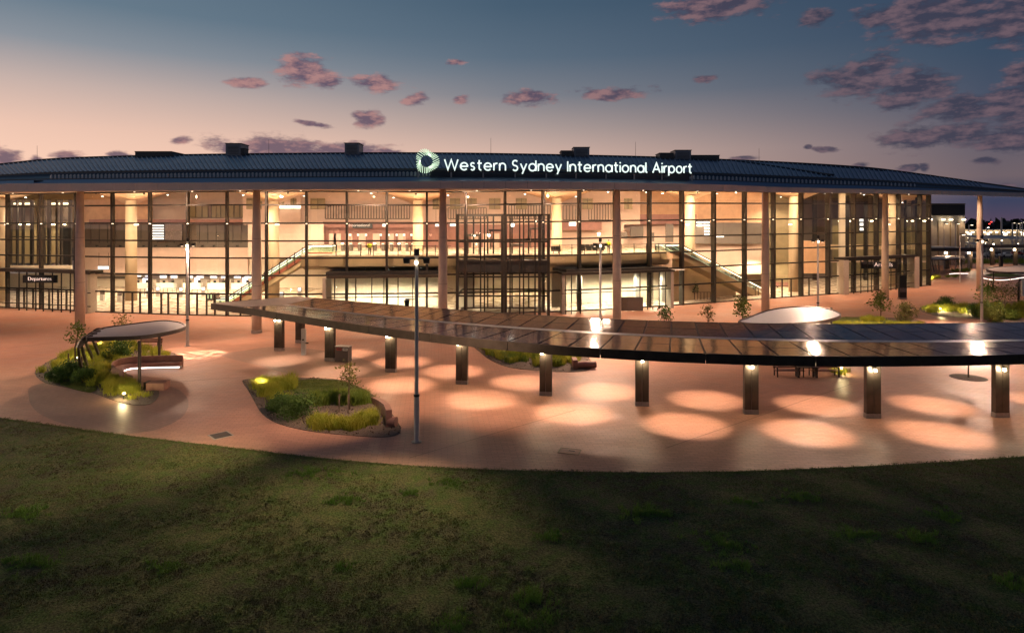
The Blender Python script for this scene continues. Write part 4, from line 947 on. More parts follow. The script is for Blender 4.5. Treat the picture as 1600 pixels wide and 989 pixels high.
for ch, x0_ in xs_l:
    w_, strokes = GL[ch]; pos, r_ = arcf((x0_+w_/2)*sl_); m = MB(); hw = .067
    for st_ in strokes:
        n = len(st_); closed = n > 12 and abs(st_[0][0]-st_[-1][0])+abs(st_[0][1]-st_[-1][1]) < .01; L_, R2_ = [], []
        for i in range(n):
            a = Vector(st_[i-1] if i > 0 else (st_[-2] if closed else st_[0])); b_ = Vector(st_[i+1] if i < n-1 else (st_[1] if closed else st_[-1])); c_ = Vector(st_[i])
            t1 = (c_-a).normalized() if (c_-a).length > 1e-6 else (b_-c_).normalized(); t2 = (b_-c_).normalized() if (b_-c_).length > 1e-6 else t1
            t = (t1+t2).normalized(); nr = Vector((-t.y,t.x)); k = hw/max(.45, math.cos(t1.angle(t2)/2)); L_.append(c_+nr*k); R2_.append(c_-nr*k)
        for z0_ in (0,1):
            f3 = lambda q: pos+r_*((q.x-w_/2)*sl_)+Vector((0,0,q.y*sl_))+Vector((0,.14*z0_,0)); m.strip([f3(q) for q in L_], [f3(q) for q in R2_])
        for S_ in (L_, R2_):
            f4 = lambda q, d: pos+r_*((q.x-w_/2)*sl_)+Vector((0,d,q.y*sl_)); m.strip([f4(q,0) for q in S_], [f4(q,.14) for q in S_])
    m.build('letter', M['e_sign'], SG)
# frame under the letters
for f, w in ((-.18,.10),(-.95,.08)):
    m = MB(); pp = [W(px, bl(px), signd(px)+.12)+Vector((0,0,f)) for px in np.arange(656,1083,20)]+[W(1082,bl(1082),signd(1082)+.12)+Vector((0,0,f))]
    for a, b_ in zip(pp[:-1], pp[1:]): m.bar(a, b_, w, w)
    m.build('sign_rail', M['bronze'], SG)
for px in (653.5,705,755,805,853.5,900,947,991,1034,1081): 
    p = W(px, bl(px), signd(px)+.2); q = roofpt(px,.12,2.4); MB().box((p.x,p.y,(p.z+q.z)/2-.15), (.14,.14,p.z-q.z+.1)).build('sign_post', M['pole'], SG)
m = MB(); pp = [W(px, bl(px), signd(px)+.3)+Vector((0,0,-.55)) for px in np.arange(672,1082,15)]
for a, b_ in zip(pp[:-1], pp[1:]): m.bar(a, b_, .05, .55)
m.build('sign_backing', M['roofdark'], SG)
# ring logo made of glowing slanted strokes
ld = signd(668); S = ld/1000; LO = empty('logo', (0,0,0)); LO.parent = SG; LO.location = W(668,251.5,ld)-SG.location
import cmath
outer = [(-17.5,-3),(-17,-9),(-13,-15.5),(-7,-18.3),(-1,-18),(6,-14),(12,-10.5),(16.5,-7),(18.6,0),(18,5.5),(14.5,11),(8,15),(2,18.2),(-3,19.6),(-10,18.3),(-15,14),(-17.3,7)]
def oc(t):
    n = len(outer); f = (t%1)*n; i = int(f); u = f-i; p0,p1,p2,p3 = (outer[(i+j)%n] for j in (-1,0,1,2))
    return tuple(.5*((2*p1[k])+(-p0[k]+p2[k])*u+(2*p0[k]-5*p1[k]+4*p2[k]-p3[k])*u*u+(-p0[k]+3*p1[k]-3*p2[k]+p3[k])*u**3) for k in (0,1))
NS = 36; cxl, cyl, ri = -1.5, .8, 9.6
org_l = W(668,251.5,ld)
for i in range(NS):
    x, y = oc(i/NS); ang = math.atan2(y-cyl, x-cxl)
    sl = .45*math.sin(3*ang+.6)+.35
    ix, iy = cxl+ri*math.cos(ang+sl*.9), cyl+ri*.98*math.sin(ang+sl*.9)
    a = org_l+Vector((x*S,0,-y*S)); b_ = org_l+Vector((ix*S,0,-iy*S)); MB().bar(a, b_, .065, .06, up=(0,1,0)).build('logo_stroke', M['e_logo'], LO)
m = MB()
# ================================================================== ROOFTOP UNITS
def unit(px0, px1, y0, y1, lab, mt='unit', d=None, dep=3.0, kind=0):
    pc = (px0+px1)/2; d = d or (ed(pc)+ridge_off(pc)-3); a, b_ = W(px0,y1,d), W(px1,y0,d); zb = a.z-1.2
    u = empty('rooftop_unit', Vector(((a.x+b_.x)/2,d,zb)), lab, 'rooftop unit', 'plant on the roof ridge'); w = b_.x-a.x; h = b_.z-zb; xc = (a.x+b_.x)/2
    if kind == 2:
        m = MB(); m.add([(a.x,d,zb),(b_.x,d,zb),(b_.x-w*.25,d,b_.z),(a.x,d,b_.z),(a.x,d+4,zb),(b_.x,d+4,zb),(b_.x-w*.25,d+4,b_.z),(a.x,d+4,b_.z)], [(0,1,2,3),(7,6,5,4),(0,4,5,1),(3,2,6,7),(1,5,6,2),(0,3,7,4)]); m.build('housing', M[mt], u)
        MB().box((xc-w*.12,d+2,b_.z+.08), (w*.77,4.2,.12)).build('cap', M['unitdark'], u); return
    MB().box((xc,d+dep/2,(zb+b_.z)/2), (w,dep,h)).build('housing', M[mt], u); MB().box((xc,d+dep/2,b_.z+.06), (w+.2,dep+.2,.1)).build('cap', M['unitdark'], u)
    m = MB()
    for i in range(6): m.box((xc,d-.03,b_.z-.4-i*.22), (w*.75,.05,.08))
    m.build('louvre', M['unitdark'], u)
unit(211,286,238,248,'long low olive plant housing on the left of the roof ridge','unitdark',kind=2)
unit(352.5,376,225,246,'tall grey plant box on the roof, leftmost of the tall ones'); unit(376,382,233,246,'narrow dark box against the leftmost tall plant box','unitdark',dep=1.5)
unit(538.5,560.5,224.5,244,'tall grey plant box on the roof left of the logo')
unit(896.5,921,231,247,'tall grey plant box on the roof above the word International'); unit(877,895,236.5,247,'low dark fan housing left of the plant box above International','unitdark')
unit(1055,1080,235.5,251,'tall grey plant box on the roof above the word Airport'); unit(1031,1053,240,251,'low dark fan housing left of the plant box above Airport','unitdark'); unit(1081,1124,243.5,253,'long low olive plant box at the right of the roof','unitdark')
for k, (px, y) in enumerate(((767,216),(993,222),(1186,232),(420,218),(58,228))):
    d = ed(px)+39; a = W(px,y,d); b_ = roofpt(px,.93,38); m = MB(); m.tube([(a.x,d,b_.z-.3),(a.x,d,a.z)], [.035,.02], 5); tag(m.build('lightning_rod', M['unitdark']), ['thin lightning rod on the roof right of the logo','thin lightning rod behind the word International','thin lightning rod right of the lettering','thin lightning rod left of the logo','thin lightning rod at the far left of the roof'][k], 'lightning rod', 'lightning rods on the roof')
# ================================================================== LONG SOLAR CANOPY
FR = [(330,475,4.45),(400,485.5,4.45),(463,494,4.45),(527,502.3,4.45),(590,511.5,4.45),(649,520,4.45),(714,526.5,4.42),(790,534.5,4.4),(866,541,4.4),(950,548,4.38),(1040,553,4.37),(1152,557,4.36),(1250,557.8,4.35),(1340,557.7,4.35),(1442,557.5,4.35),(1600,555.5,4.35),(1750,551,4.35),(1900,544,4.35)]
BK = [(462,464,4.55),(542,472,4.55),(652,479.6,4.55),(747,487,4.55),(861,495.2,4.56),(951,500,4.57),(1000,502,4.57),(1076,504,4.57),(1150,505.8,4.57),(1212,506.8,4.57),(1340,507.2,4.57),(1450,506.5,4.57),(1600,504.6,4.57),(1750,501,4.57),(1900,496.5,4.57)]
VL = [(440,476.6,4.25),(518,488,4.25),(603,496,4.26),(657,501,4.26),(739,508,4.27),(821,515,4.27),(937,521.5,4.28),(1030,526.5,4.28),(1152,531,4.28),(1250,533.4,4.28),(1340,534.6,4.28),(1470,535,4.28),(1600,533.6,4.28),(1750,530.5,4.28),(1900,526,4.28)]
def curve3(tab):
    pts = [G(px,py,z) for px,py,z in tab]; xs_ = np.array([p.x for p in pts]); ys_ = np.array([p.y for p in pts]); zz = np.array([p.z for p in pts])
    k = np.polyfit(xs_, ys_, 5); kz = np.polyfit(xs_, zz, 2)
    lo = xs_[0]; s0 = np.polyder(k)
    return (lambda x: float(np.polyval(k, x))), (lambda x: float(np.polyval(kz, x))), xs_[0], xs_[-1], s0
fF, zF, fx0, fx1, _ = curve3(FR); fB, zB, bx0, bx1, _ = curve3(BK); fV, zV, vx0, vx1, dV = curve3(VL)
def march(x, side):
    y = fV(x); t = float(np.polyval(dV, x)); nv = Vector((-t, 1)).normalized()*side; f = fF if side < 0 else fB; lo_x, hi_x = (fx0,fx1) if side < 0 else (bx0,bx1)
    w = .5
    while w < 9:
        px_, py_ = x+nv.x*w, y+nv.y*w
        if side < 0 and py_ <= f(px_): break
        if side > 0 and py_ >= f(px_): break
        w += .02
    return Vector((px_, py_, (zF if side < 0 else zB)(px_)))
CA = empty('solar_canopy', AT(1000,38.5,0), 'long curved dark walkway canopy covered with glossy solar panels on twin plate columns', 'canopy')
# stations along the valley, about 1.75 m apart
st_x = [vx0+.35]; 
while st_x[-1] < 43:
    t = float(np.polyval(dV, st_x[-1])); st_x.append(st_x[-1]+1.62/math.sqrt(1+t*t))
Vp = [Vector((x, fV(x), zV(x))) for x in st_x]; Fp_ = [march(x,-1) for x in st_x]; Bp = [march(x,1) for x in st_x]
tipF = G(330,475,4.45); tipB = G(462,464,4.55)
def thick(a, b, c, d, th, name, mt, parent=CA):     # slab with its top on a,b,c,d
    k = Vector((0,0,th)); return MB().add([a,b,c,d,a-k,b-k,c-k,d-k], [(0,1,2,3),(7,6,5,4),(0,4,5,1),(1,5,6,2),(2,6,7,3),(3,7,4,0)]).build(name, mt, parent)
def lerp(a, b, t): return a+(b-a)*t
g_ = .03
for i in range(len(Vp)-1):
    for side, E in ((0,Fp_),(1,Bp)):
        V0, V1, E0, E1 = Vp[i], Vp[i+1], E[i], E[i+1]
        for r0, r1 in ((.07,.52),(.535,.975)):
            if i < 2 and side == 1 and r0 > .5: pass
            a, b_, c, d = lerp(V0,E0,r0), lerp(V1,E1,r0), lerp(V1,E1,r1), lerp(V0,E0,r1)
            a, b_ = lerp(a,b_,g_), lerp(a,b_,1-g_); d, c = lerp(d,c,g_), lerp(d,c,1-g_)
            up = Vector((0,0,.05)); tl_ = [Vector((0,0,random.uniform(-.006,.006))) for _ in range(4)]; a, b_, c, d = a+tl_[0], b_+tl_[1], c+tl_[2], d+tl_[3]
            q = [a+up,b_+up,c+up,d+up] if side == 1 else [d+up,c+up,b_+up,a+up]
            thick(*q, .045, 'solar_panel', M['solar'])
deck = MB(); deck.strip(Fp_, Vp); deck.strip(Vp, Bp); 
deck.build('deck', M['bronze'], CA)
und = MB(); dn = Vector((0,0,-.28)); und.strip([p+dn for p in Fp_], [p+dn for p in Vp]); und.strip([p+dn for p in Vp], [p+dn for p in Bp]); und.build('underside', M['bulkhead'], CA)
gt = MB(); gt.strip([lerp(v,f,.06)+Vector((0,0,.06)) for v,f in zip(Vp,Fp_)], [lerp(v,b_,.06)+Vector((0,0,.06)) for v,b_ in zip(Vp,Bp)]); gt.build('valley_gutter', M['fin'], CA)
# left end: plain sheet wing
m = MB(); a, b_, c = Fp_[0], Vp[0], Bp[0]; up = Vector((0,0,.055))
m.add([tipF+up, a+up, b_+up, c+up, tipB+up], [(0,1,2),(0,2,4),(2,3,4)]); m.build('end_sheet', M['sheet'], CA)
m = MB(); m.add([tipF-Vector((0,0,.22)), a+dn, b_+dn, c+dn, tipB-Vector((0,0,.22))], [(2,1,0),(4,2,0),(4,3,2)]); m.build('end_underside', M['bulkhead'], CA)
# fascia
def fas(pts, z0, z1, n=3):
    for i in range(0, len(pts)-1, n):
        seg = pts[i:i+n+1]
        if len(seg) < 2: break
        s0, s1 = seg[0], seg[-1]; seg = [lerp(seg[0],seg[1],.01)]+seg[1:-1]+[lerp(seg[-1],seg[-2],.01)]
        m = MB(); m.wallrun([(p.x,p.y) for p in seg], .1, [p.z-z0 for p in seg], [p.z+z1 for p in seg]); m.build('fascia_board', M['bronze'], CA)
fas([tipF+(Fp_[0]-tipF)*t for t in (0,.33,.66,1)]+Fp_[1:], .44, .06, 3)
fas([tipB+(Bp[0]-tipB)*t for t in (0,.5,1)]+Bp[1:], .30, .06, 3); fas([tipF, tipB], .30, .06, 1)
# columns, with their lamp
CC = [(436.5,548),(516,563.7),(611,581),(722,599.6),(853,617.4),(1003,633.5),(1173,646),(1363,652.5),(1563,651.2),(1778,641)]
cpos = [G(*c) for c in CC]; cpos.append(cpos[-1]+(cpos[-1]-cpos[-2])+Vector((0,.4,0)))
first = None
def canopy_col(p, ang, light=True):
    c = empty('column', p-CA.location); c.parent = CA; c.rotation_euler = (0,0,ang)
    return c
xd = np.array([p.x for p in cpos]); yd = np.array([p.y for p in cpos])
colmesh = {}
def cparts(par, hh):
    for s in (-1,1):
        o = MB().box((s*.205,0,.27+(hh-.27)/2), (.385,.34,hh-.27)).build('blade', M['bronze'], par, rel=False)
        o2 = MB().box((s*.205,0,.135), (.40,.37,.27)).build('base_plate', M['colbase'], par, rel=False)
        MB().box((s*.205,0,hh*.97), (.41,.36,.04)).build('top_plate', M['steel_dark'], par, rel=False)
for i, p in enumerate(cpos):
    a = math.atan2(yd[min(i+1,len(yd)-1)]-yd[max(i-1,0)], xd[min(i+1,len(xd)-1)]-xd[max(i-1,0)])
    c = canopy_col(p, a*.35); cparts(c, 4.0 if i else 4.05)
    zl = 2.6 if i < 3 else 2.7; dxl = -.22 if i < 5 else 0
    f = p+Vector((dxl,0,0))+Vector((math.sin(a*.35)*.25, -math.cos(a*.35)*.25, 0)); m = MB(); m.tube([(f.x,f.y-.04,zl),(f.x,f.y-.04,zl+.12)], .085, 10)
    h = m.build('lamp', M['e_warm'], CA); lamp('POINT', (f.x,f.y-.24,zl), 120, (1,.74,.46), CA, .05, name='column_lamp')
p2 = G(469,535.5); c = canopy_col(p2, -.2); cparts(c, 4.1)
# floor spots in two rows under the canopy
FP = [(439.5,563),(527,581),(626,601),(753,623.6),(896,645),(1071,664),(1261,675.5),(1469,678),(1685,671)]
BP = [(540,553),(627,566),(708,580),(818,597),(946,611.5),(1103,624.5),(1276,632.6),(1457,632.6),(1643,628),(1840,619)]
for row in (FP, BP):
    for px, py in row:
        g0 = G(px,py); m = MB(); m.tube([(g0.x,g0.y,3.86),(g0.x,g0.y,3.93)], .14, 12); m.build('downlight', M['e_white'], CA)
        lamp('SPOT', (g0.x,g0.y,3.8), 1300, (1,.71,.50), CA, .05, 73, .55, (g0.x,g0.y,0), 'downlight_or_fill_lamp')
# ================================================================== LAMP POSTS
def lamp_post(px, py, lab, tilt=(-.5,-.2), power=13000, aim=((8,12),(-9,10)), cam2=False, lawn=(), fa=118):
    p = G(px,py); t = empty('lamp_post', p, lab, 'lamp post', 'tall lamp posts round the forecourt')
    MB().tube([(p.x,p.y,0),(p.x,p.y,2.3)], .135, 14).build('lower_pole', M['pole'], t, smooth=False); MB().tube([(p.x,p.y,2.3),(p.x,p.y,2.42)], .15, 14).build('collar', M['steel_dark'], t)
    MB().tube([(p.x,p.y,2.42),(p.x,p.y,9.4)], [.105,.09], 14).build('upper_pole', M['pole'], t); MB().tube([(p.x,p.y,0),(p.x,p.y,.04)], .26, 14).build('base_flange', M['colbase'], t)
    MB().tube([(p.x,p.y,9.4),(p.x,p.y,9.75)], [.14,.14], 12).build('cap', M['steel_dark'], t); MB().box((p.x,p.y,9.25), (1.3,.07,.07)).build('cross_arm', M['steel_dark'], t)
    for s in (-1,1):
        h = MB(); h.add([(p.x+s*.5-.16,p.y-.14,9.22),(p.x+s*.5+.16,p.y-.14,9.22),(p.x+s*.5+.16,p.y+.2,9.3),(p.x+s*.5-.16,p.y+.2,9.3),(p.x+s*.5-.14,p.y-.1,9.02),(p.x+s*.5+.14,p.y-.1,9.02),(p.x+s*.5+.14,p.y+.1,9.0),(p.x+s*.5-.14,p.y+.1,9.0)], [(0,1,2,3),(7,6,5,4),(0,4,5,1),(1,5,6,2),(2,6,7,3),(3,7,4,0)]); hd = h.build('floodlight', M['black'], t)
        MB().box((p.x+s*.5,p.y+.03,8.985), (.16,.12,.02)).build('lens', M['fin'] if cam2 else M['e_soft'], hd)
    for k, (ax, ay) in enumerate(aim): lamp('SPOT', (p.x+(-.5 if k else .5),p.y+.05,8.9), power, (1,.64,.44), t, .28, fa, .95, (p.x+ax,p.y+ay,0), 'flood_or_fill_lamp')
    for k, (ax, ay, e_, an) in enumerate(lawn): lamp('SPOT', (p.x,p.y-.1,9.0), e_, (1,.82,.47), t, .3, an, 1.0, (p.x+ax,p.y+ay,0), 'flood_or_fill_lamp')  # added fill spots that brighten the lawn, without heads of their own
    m = MB(); m.tube([(p.x,p.y-.14,8.98),(p.x,p.y-.14,9.12)], .085, 10); m.build('bulb', M['e_warm'], t)
    if cam2: MB().box((p.x-.32,p.y,7.2), (.5,.06,.06)).build('bracket', M['steel_dark'], t); MB().tube([(p.x-.5,p.y,6.85),(p.x-.5,p.y,7.15)],[.1,.14],10).build('camera_dome', M['black'], t)
    return t
lamp_post(651,690.5,'nearest and tallest grey lamp post, standing on the paving beside the planted island', cam2=True, aim=((8,13),(-10,9)), power=7500, fa=96, lawn=((-1.5,-9.5,6000,80),(-15,-3.6,14000,50)))
lamp_post(293,541,'slim grey lamp post behind the left round canopy', power=7500, aim=((-7,-7),(9,-1)))
lamp_post(938,543,'slim grey lamp post in front of the bright lobby, rising behind the solar canopy', power=8000, aim=((6,-5),(-6,-5)))
lamp_post(1278,507,'slim grey lamp post rising behind the cream oval canopy', aim=((5,-6),(-7,-6)))
lamp_post(1534,506,'slim grey lamp post in front of the rightmost column', aim=((6,-6),(-7,-7)))
# a post outside the frame on the left and one on the right throw the same light; the left also carries an added lawn fill
lamp_post(-260,560,'grey lamp post beyond the left end of the forecourt', aim=((10,0),(6,-8)), power=11000, lawn=((26,-16,24000,60),)); lamp_post(1960,600,'grey lamp post beyond the right end of the forecourt', aim=((-8,-4),(-10,4)), power=11000)
# ================================================================== ROUND CANOPIES
def poly_smooth(pts, n=4):
    out = []; k = len(pts)
    for i in range(k):
        p0,p1,p2,p3 = (Vector(pts[(i+j)%k]) for j in (-1,0,1,2))
        for j in range(n):
            u = j/n; out.append(.5*((2*p1)+(-p0+p2)*u+(2*p0-5*p1+4*p2-p3)*u*u+(-p0+3*p1-3*p2+p3)*u**3))
    return out
def shade(outl, z, lab, posts, elbows, roofm='shade'):
    pts = poly_smooth([G(x,y,z) for x,y in outl], 4); c = sum(pts, Vector())/len(pts); s = empty('shade_canopy', (c.x,c.y,0), lab, 'canopy')
    area = sum(a.x*b_.y-b_.x*a.y for a,b_ in zip(pts, pts[1:]+pts[:1]))
    if area < 0: pts = pts[::-1]
    n = len(pts)
    def ins(w, zz): return [Vector((p.x+(c.x-p.x)*w, p.y+(c.y-p.y)*w, zz)) for p in pts]
    m = MB(); A = ins(0,z); B = ins(.035,z); Cc = ins(.035,z-.07); D = ins(0,z-.26); E = ins(.06,z-.3)
    m.v = [tuple(p) for r_ in (D,A,B,Cc) for p in r_]; m.f = [(k*n+i, k*n+(i+1)%n, (k+1)*n+(i+1)%n, (k+1)*n+i) for k in range(3) for i in range(n)]
    m.build('rim', M['shaderim'], s); m = MB(); m.v = [tuple(p) for p in Cc]; m.f = [tuple(range(n))]; m.build('roof_sheet', M[roofm], s)
    m = MB(); m.v = [(p.x,p.y,z-.26) for p in pts]; m.f = [tuple(range(n))[::-1]]; m.build('underside', M['shaderim'], s)
    for x, y in posts: p = G(x,y); MB().tube([(p.x,p.y,0),(p.x,p.y,z-.26)], .1, 12).build('post', M['shaderim'], s)
    for (tx, ty), (bx, by) in elbows:
        a = G(tx,ty,z-.12); b_ = G(bx,by); o = (a-c); o.z = 0; o = o.normalized()*.55
        pp = [a-o*.8, a, a+o*.5+Vector((0,0,-.15)), a+o*.85+Vector((0,0,-.6)), lerp(Vector((a.x,a.y,z)),Vector((b_.x,b_.y,0)),.45)+o*.7-Vector((0,0,.15)), b_+o*.1+Vector((0,0,0))]
        m = MB()
        for p, q in zip(pp[:-1], pp[1:]): m.bar(p, q, .14, .26)
        m.build('curved_leg', M['shaderim'], s)
    return s
shade([(134,527),(150,526.8),(179,526),(219.5,524.5),(252,520),(276,514.8),(290.6,509),(284,503.5),(268,500.7),(252,500),(219.5,503.5),(179,508.8),(161,511.5),(150,516),(141,521)], 3.45,
      'teardrop shaped flat canopy on two posts and bent ribs above the left planted bed', [(218,607),(249,567)], [((134,528),(131,585)),((140,524),(139,574)),((146,520),(148,564)),((153,515),(157,558))])
shade([(1153,502),(1170,494.6),(1197,485),(1227.5,479.8),(1267,478.5),(1297,482.5),(1314,490),(1306,496),(1273,502),(1230,505),(1182,505.5)], 3.45,
      'large cream oval canopy seen just behind the solar canopy', [(1299,534),(1210,545)], [], 'white')
shade([(1541,421),(1552,417.5),(1600,414),(1680,412),(1730,416),(1700,423),(1620,425),(1560,424.5)], 3.45, 'flat dark oval canopy at the right edge beyond the paving', [(1552,449),(1660,447)], [])
sv = shade([(1452,403),(1462,400),(1490,399),(1508,400.5),(1504,403),(1485,404.5),(1465,405)], 3.3, 'small open canopy frame on bent legs right of the building corner', [(1467,430),(1502,426)], [((1455,403),(1456,424)),((1459,403),(1460,425)),((1463,402),(1464,421))])
# ================================================================== PLANTED BEDS
def inpoly(x, y, P_):
    c = np.zeros(len(x), bool); n = len(P_)
    for i in range(n):
        x1,y1 = P_[i][:2]; x2,y2 = P_[(i+1)%n][:2]
        k = ((y1 > y) != (y2 > y)) & (x < (x2-x1)*(y-y1)/((y2-y1) or 1e-9)+x1); c ^= k
    return c
def bed(outl, name='garden_bed', mt='gravel', z=.03, nstones=0):
    pts = poly_smooth([G(x,y) for x,y in outl], 3); area = sum(a.x*b_.y-b_.x*a.y for a,b_ in zip(pts, pts[1:]+pts[:1]))
    if area < 0: pts = pts[::-1]
    m = MB(); m.v = [(p.x,p.y,z) for p in pts]+[(p.x,p.y,-.01) for p in pts]; n = len(pts); m.f = [tuple(range(n))]+[(n+i, n+(i+1)%n, (i+1)%n, i) for i in range(n)]
    tag(m.build(name, M[mt]), kind='structure')
    if nstones:
        xs_ = np.array([p.x for p in pts]); ys_ = np.array([p.y for p in pts]); x = rng.uniform(xs_.min(),xs_.max(),nstones); y = rng.uniform(ys_.min(),ys_.max(),nstones); ok = inpoly(x,y,pts); x, y = x[ok], y[ok]
        p = np.stack([x,y,np.full(len(x),z+.01)],1); leafquads(p, .14, M['mulch'], 'mulch', None, 'stuff')
    return pts
M['paving_dark_joint'] = mat('paving_dark_joint', (.16,.10,.08), .8, worldc=True)
M['mulch'] = mat('mulch', (.12,.08,.055), .9, var=.5, scale=20, worldc=True)
def tussocks(px_pts, name, mt, h=.75, nb=70, parent=None, spread=.16):
    P_ = [G(x,y) for x,y in px_pts]; x = np.array([p.x for p in P_]); y = np.array([p.y for p in P_])
    V, F = blades(x, y, np.full(len(x),.03), nb, .55, h*rng.uniform(.75,1.15,len(x)), .03, .75, spread)
    return np_mesh(name, V, F, M[mt])
def scatter(poly_px, n):
    P_ = [G(*p) for p in poly_px]; xs_ = [p.x for p in P_]; ys_ = [p.y for p in P_]; out = []
    k = 0
    while len(out) < n and k < n*60:
        k += 1; x, y = random.uniform(min(xs_),max(xs_)), random.uniform(min(ys_),max(ys_))
        if inpoly(np.array([x]), np.array([y]), P_)[0]: out.append((800+x/y*1000, 350+H*1000/y))
    return out
def shrub(px, py, r, lab, mt='shrub', n=2600, sq=.75, size=.12, group='rounded shrubs in the planting beds'):
    p = G(px,py); t = empty('shrub', p, lab, 'shrub', group); leafcloud((p.x,p.y,r*sq*.8), r, n, size, M[mt], 'foliage', t, sq, .04, None)
    m = MB()
    for i in range(7): a = i*.9; m.tube([(p.x,p.y,0),(p.x+math.cos(a)*r*.5,p.y+math.sin(a)*r*.5,r*sq*1.0)], [.03,.01], 5)
    m.build('stems', M['trunk'], t); return t
def garden_light(px, py, e, lab, up=False, vis=True):
    e *= 2.2
    p = G(px,py); t = empty('garden_light', p, lab, 'garden light', 'low garden lights in the planting beds')
    MB().tube([(p.x,p.y,0),(p.x,p.y,.34)], .075, 12).build('post', M['steel_dark'], t); MB().tube([(p.x,p.y,.345),(p.x,p.y,.43)], .07, 12).build('lens', M['e_warm'], t); MB().tube([(p.x,p.y,.435),(p.x,p.y,.455)], .085, 12).build('cap', M['steel_dark'], t)
    lamp('POINT', (p.x,p.y-.13,.5), e, (1,.78,.38), t, .06, name='garden_lamp')
# darker patches on the paving; the first is a paved skirt round the left bed
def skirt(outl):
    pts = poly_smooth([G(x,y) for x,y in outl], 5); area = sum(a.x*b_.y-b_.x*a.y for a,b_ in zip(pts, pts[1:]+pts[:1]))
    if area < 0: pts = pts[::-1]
    m = MB(); m.v = [(p.x,p.y,.004) for p in pts]; m.f = [tuple(range(len(pts)))]; tag(m.build('dark_patch', M['paving_dark']), kind='structure')
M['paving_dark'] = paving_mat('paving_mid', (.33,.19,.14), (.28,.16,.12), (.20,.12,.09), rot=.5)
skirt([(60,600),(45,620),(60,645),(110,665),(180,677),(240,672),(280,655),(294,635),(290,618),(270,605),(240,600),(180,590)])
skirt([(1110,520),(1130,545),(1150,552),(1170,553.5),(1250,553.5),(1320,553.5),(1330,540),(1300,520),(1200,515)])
skirt([(345,555),(380,548),(430,542),(500,547),(570,562),(610,582),(570,590),(510,590),(455,584.5),(400,570)])  # darker wedge on the ground at the solar canopy's left end
for (a, b_) in (((286,574),(345,560)),((250,598),(400,588)),((0,545),(120,532)),((640,715),(900,640)),((1040,700),(1330,600))):      # movement joints
    pa, pb_ = G(*a), G(*b_); MB().bar(pa+Vector((0,0,.001)), pb_+Vector((0,0,.001)), .035, .004).build('movement_joint', M['paving_dark_joint'], pav)
L1 = [(54,583),(66,571),(90,558),(125,545),(160,537),(205,535),(245,545),(272,552),(284.5,561),(283,569),(255,571),(215,572),(185,575),(172,580),(176,590),(193,596),(212,602),(235,607),(249,614),(239,629),(219,633.5),(187,629),(143,613.5),(100,605),(70,598)]
bed(L1, nstones=2500)
M1 = [(379,597),(384,593),(405,591.5),(440,591),(470,590.5),(520,592),(548,600),(575,612),(600,632),(622,660),(626,674),(615,681),(590,683),(540,680),(480,673),(435,662),(410,647),(398,628),(388,610)]
bed(M1, nstones=3000)
bed([(741,541),(760,536),(830,536),(900,548),(922,562),(925,575),(905,581),(850,580),(795,574),(765,562),(750,550)], nstones=900)
R1 = [(1436,484),(1450,477),(1500,475),(1560,472),(1640,472),(1720,480),(1720,510),(1600,512),(1560,503),(1510,497),(1460,493)]
bed(R1, nstones=600)
bed([(1000,515),(1040,508),(1160,506),(1300,503),(1330,497),(1400,497),(1440,502),(1440,515),(1300,520),(1100,522)], nstones=300)
for outl in ([(1300,499.5),(1312,495.5),(1360,496),(1400,501),(1436,506),(1420,512),(1340,512),(1305,507)], [(470,594),(500,592.5),(535,595),(562,606),(575,618),(560,622),(520,617),(490,613),(455,611),(458,602)], [(1540,430),(1562,426.5),(1590,429),(1600,431),(1575,432.5)], [(95,600),(110,596),(140,600),(150,607),(140,612),(112,606)]):
    pts = poly_smooth([G(x,y,.06) for x,y in outl], 4); area = sum(a.x*b_.y-b_.x*a.y for a,b_ in zip(pts, pts[1:]+pts[:1])); pts = pts if area > 0 else pts[::-1]
    m = MB(); m.v = [tuple(p) for p in pts]+[(p.x,p.y,0) for p in pts]; n = len(pts); m.f = [tuple(range(n))]+[(n+i, n+(i+1)%n, (i+1)%n, i) for i in range(n)]; tag(m.build('lawn_patch', M['lawn_small']), kind='structure')
    xs_ = np.array([p.x for p in pts]); ys_ = np.array([p.y for p in pts]); k = 5000; x = rng.uniform(xs_.min(),xs_.max(),k); y = rng.uniform(ys_.min(),ys_.max(),k); ok = inpoly(x,y,pts)
    V, F = blades(x[ok],y[ok],np.full(ok.sum(),.05),4,.5,.08,.015,.8,.06); np_mesh('lawn_patch_grass', V, F, M['lawn_small'])
# left bed planting
tussocks(scatter([(60,585),(75,572),(120,550),(160,540),(205,537),(240,546),(262,554),(262,566),(215,568),(180,572),(165,580),(140,588),(118,592),(90,597),(70,594)], 110), 'ornamental_grass', 'tussock', .8, 95)
tussocks(scatter([(140,592),(165,583),(178,592),(205,604),(216,612),(212,620),(190,618),(160,611),(138,602)], 46), 'ornamental_grass', 'tussock', .78, 110)
tussocks([(218,618),(206,624),(228,620),(180,618),(169,615)], 'ornamental_grass', 'tussock', .5, 60)
shrub(115,590,1.0,'dark rounded shrub near the bent ribs of the left bed'); shrub(188,560,1.15,'dark rounded shrub beneath the teardrop canopy'); shrub(130,598,.8,'low dark shrub at the front left of the left bed'); shrub(92,597,.75,'low dark shrub at the far left tip of the left bed')
tree(G(118,575), 3.8, .85, 520, 'thin young tree with dark leaves left of the teardrop canopy', 'leaf', .2, seed=2); tree(G(189,552), 3.5, .8, 420, 'thin young tree rising behind the teardrop canopy', 'leaf_warm', .19, seed=5, trunk_h=.55)
for px,py,l_ in ((107,584,'left'),(128,590,'right')): p = G(px,py); tag(MB().box((p.x,p.y,.75), (.07,.07,1.5)).build('tree_stake', M['trunk']), f'{l_} wooden stake beside the young tree in the left bed', 'stake')
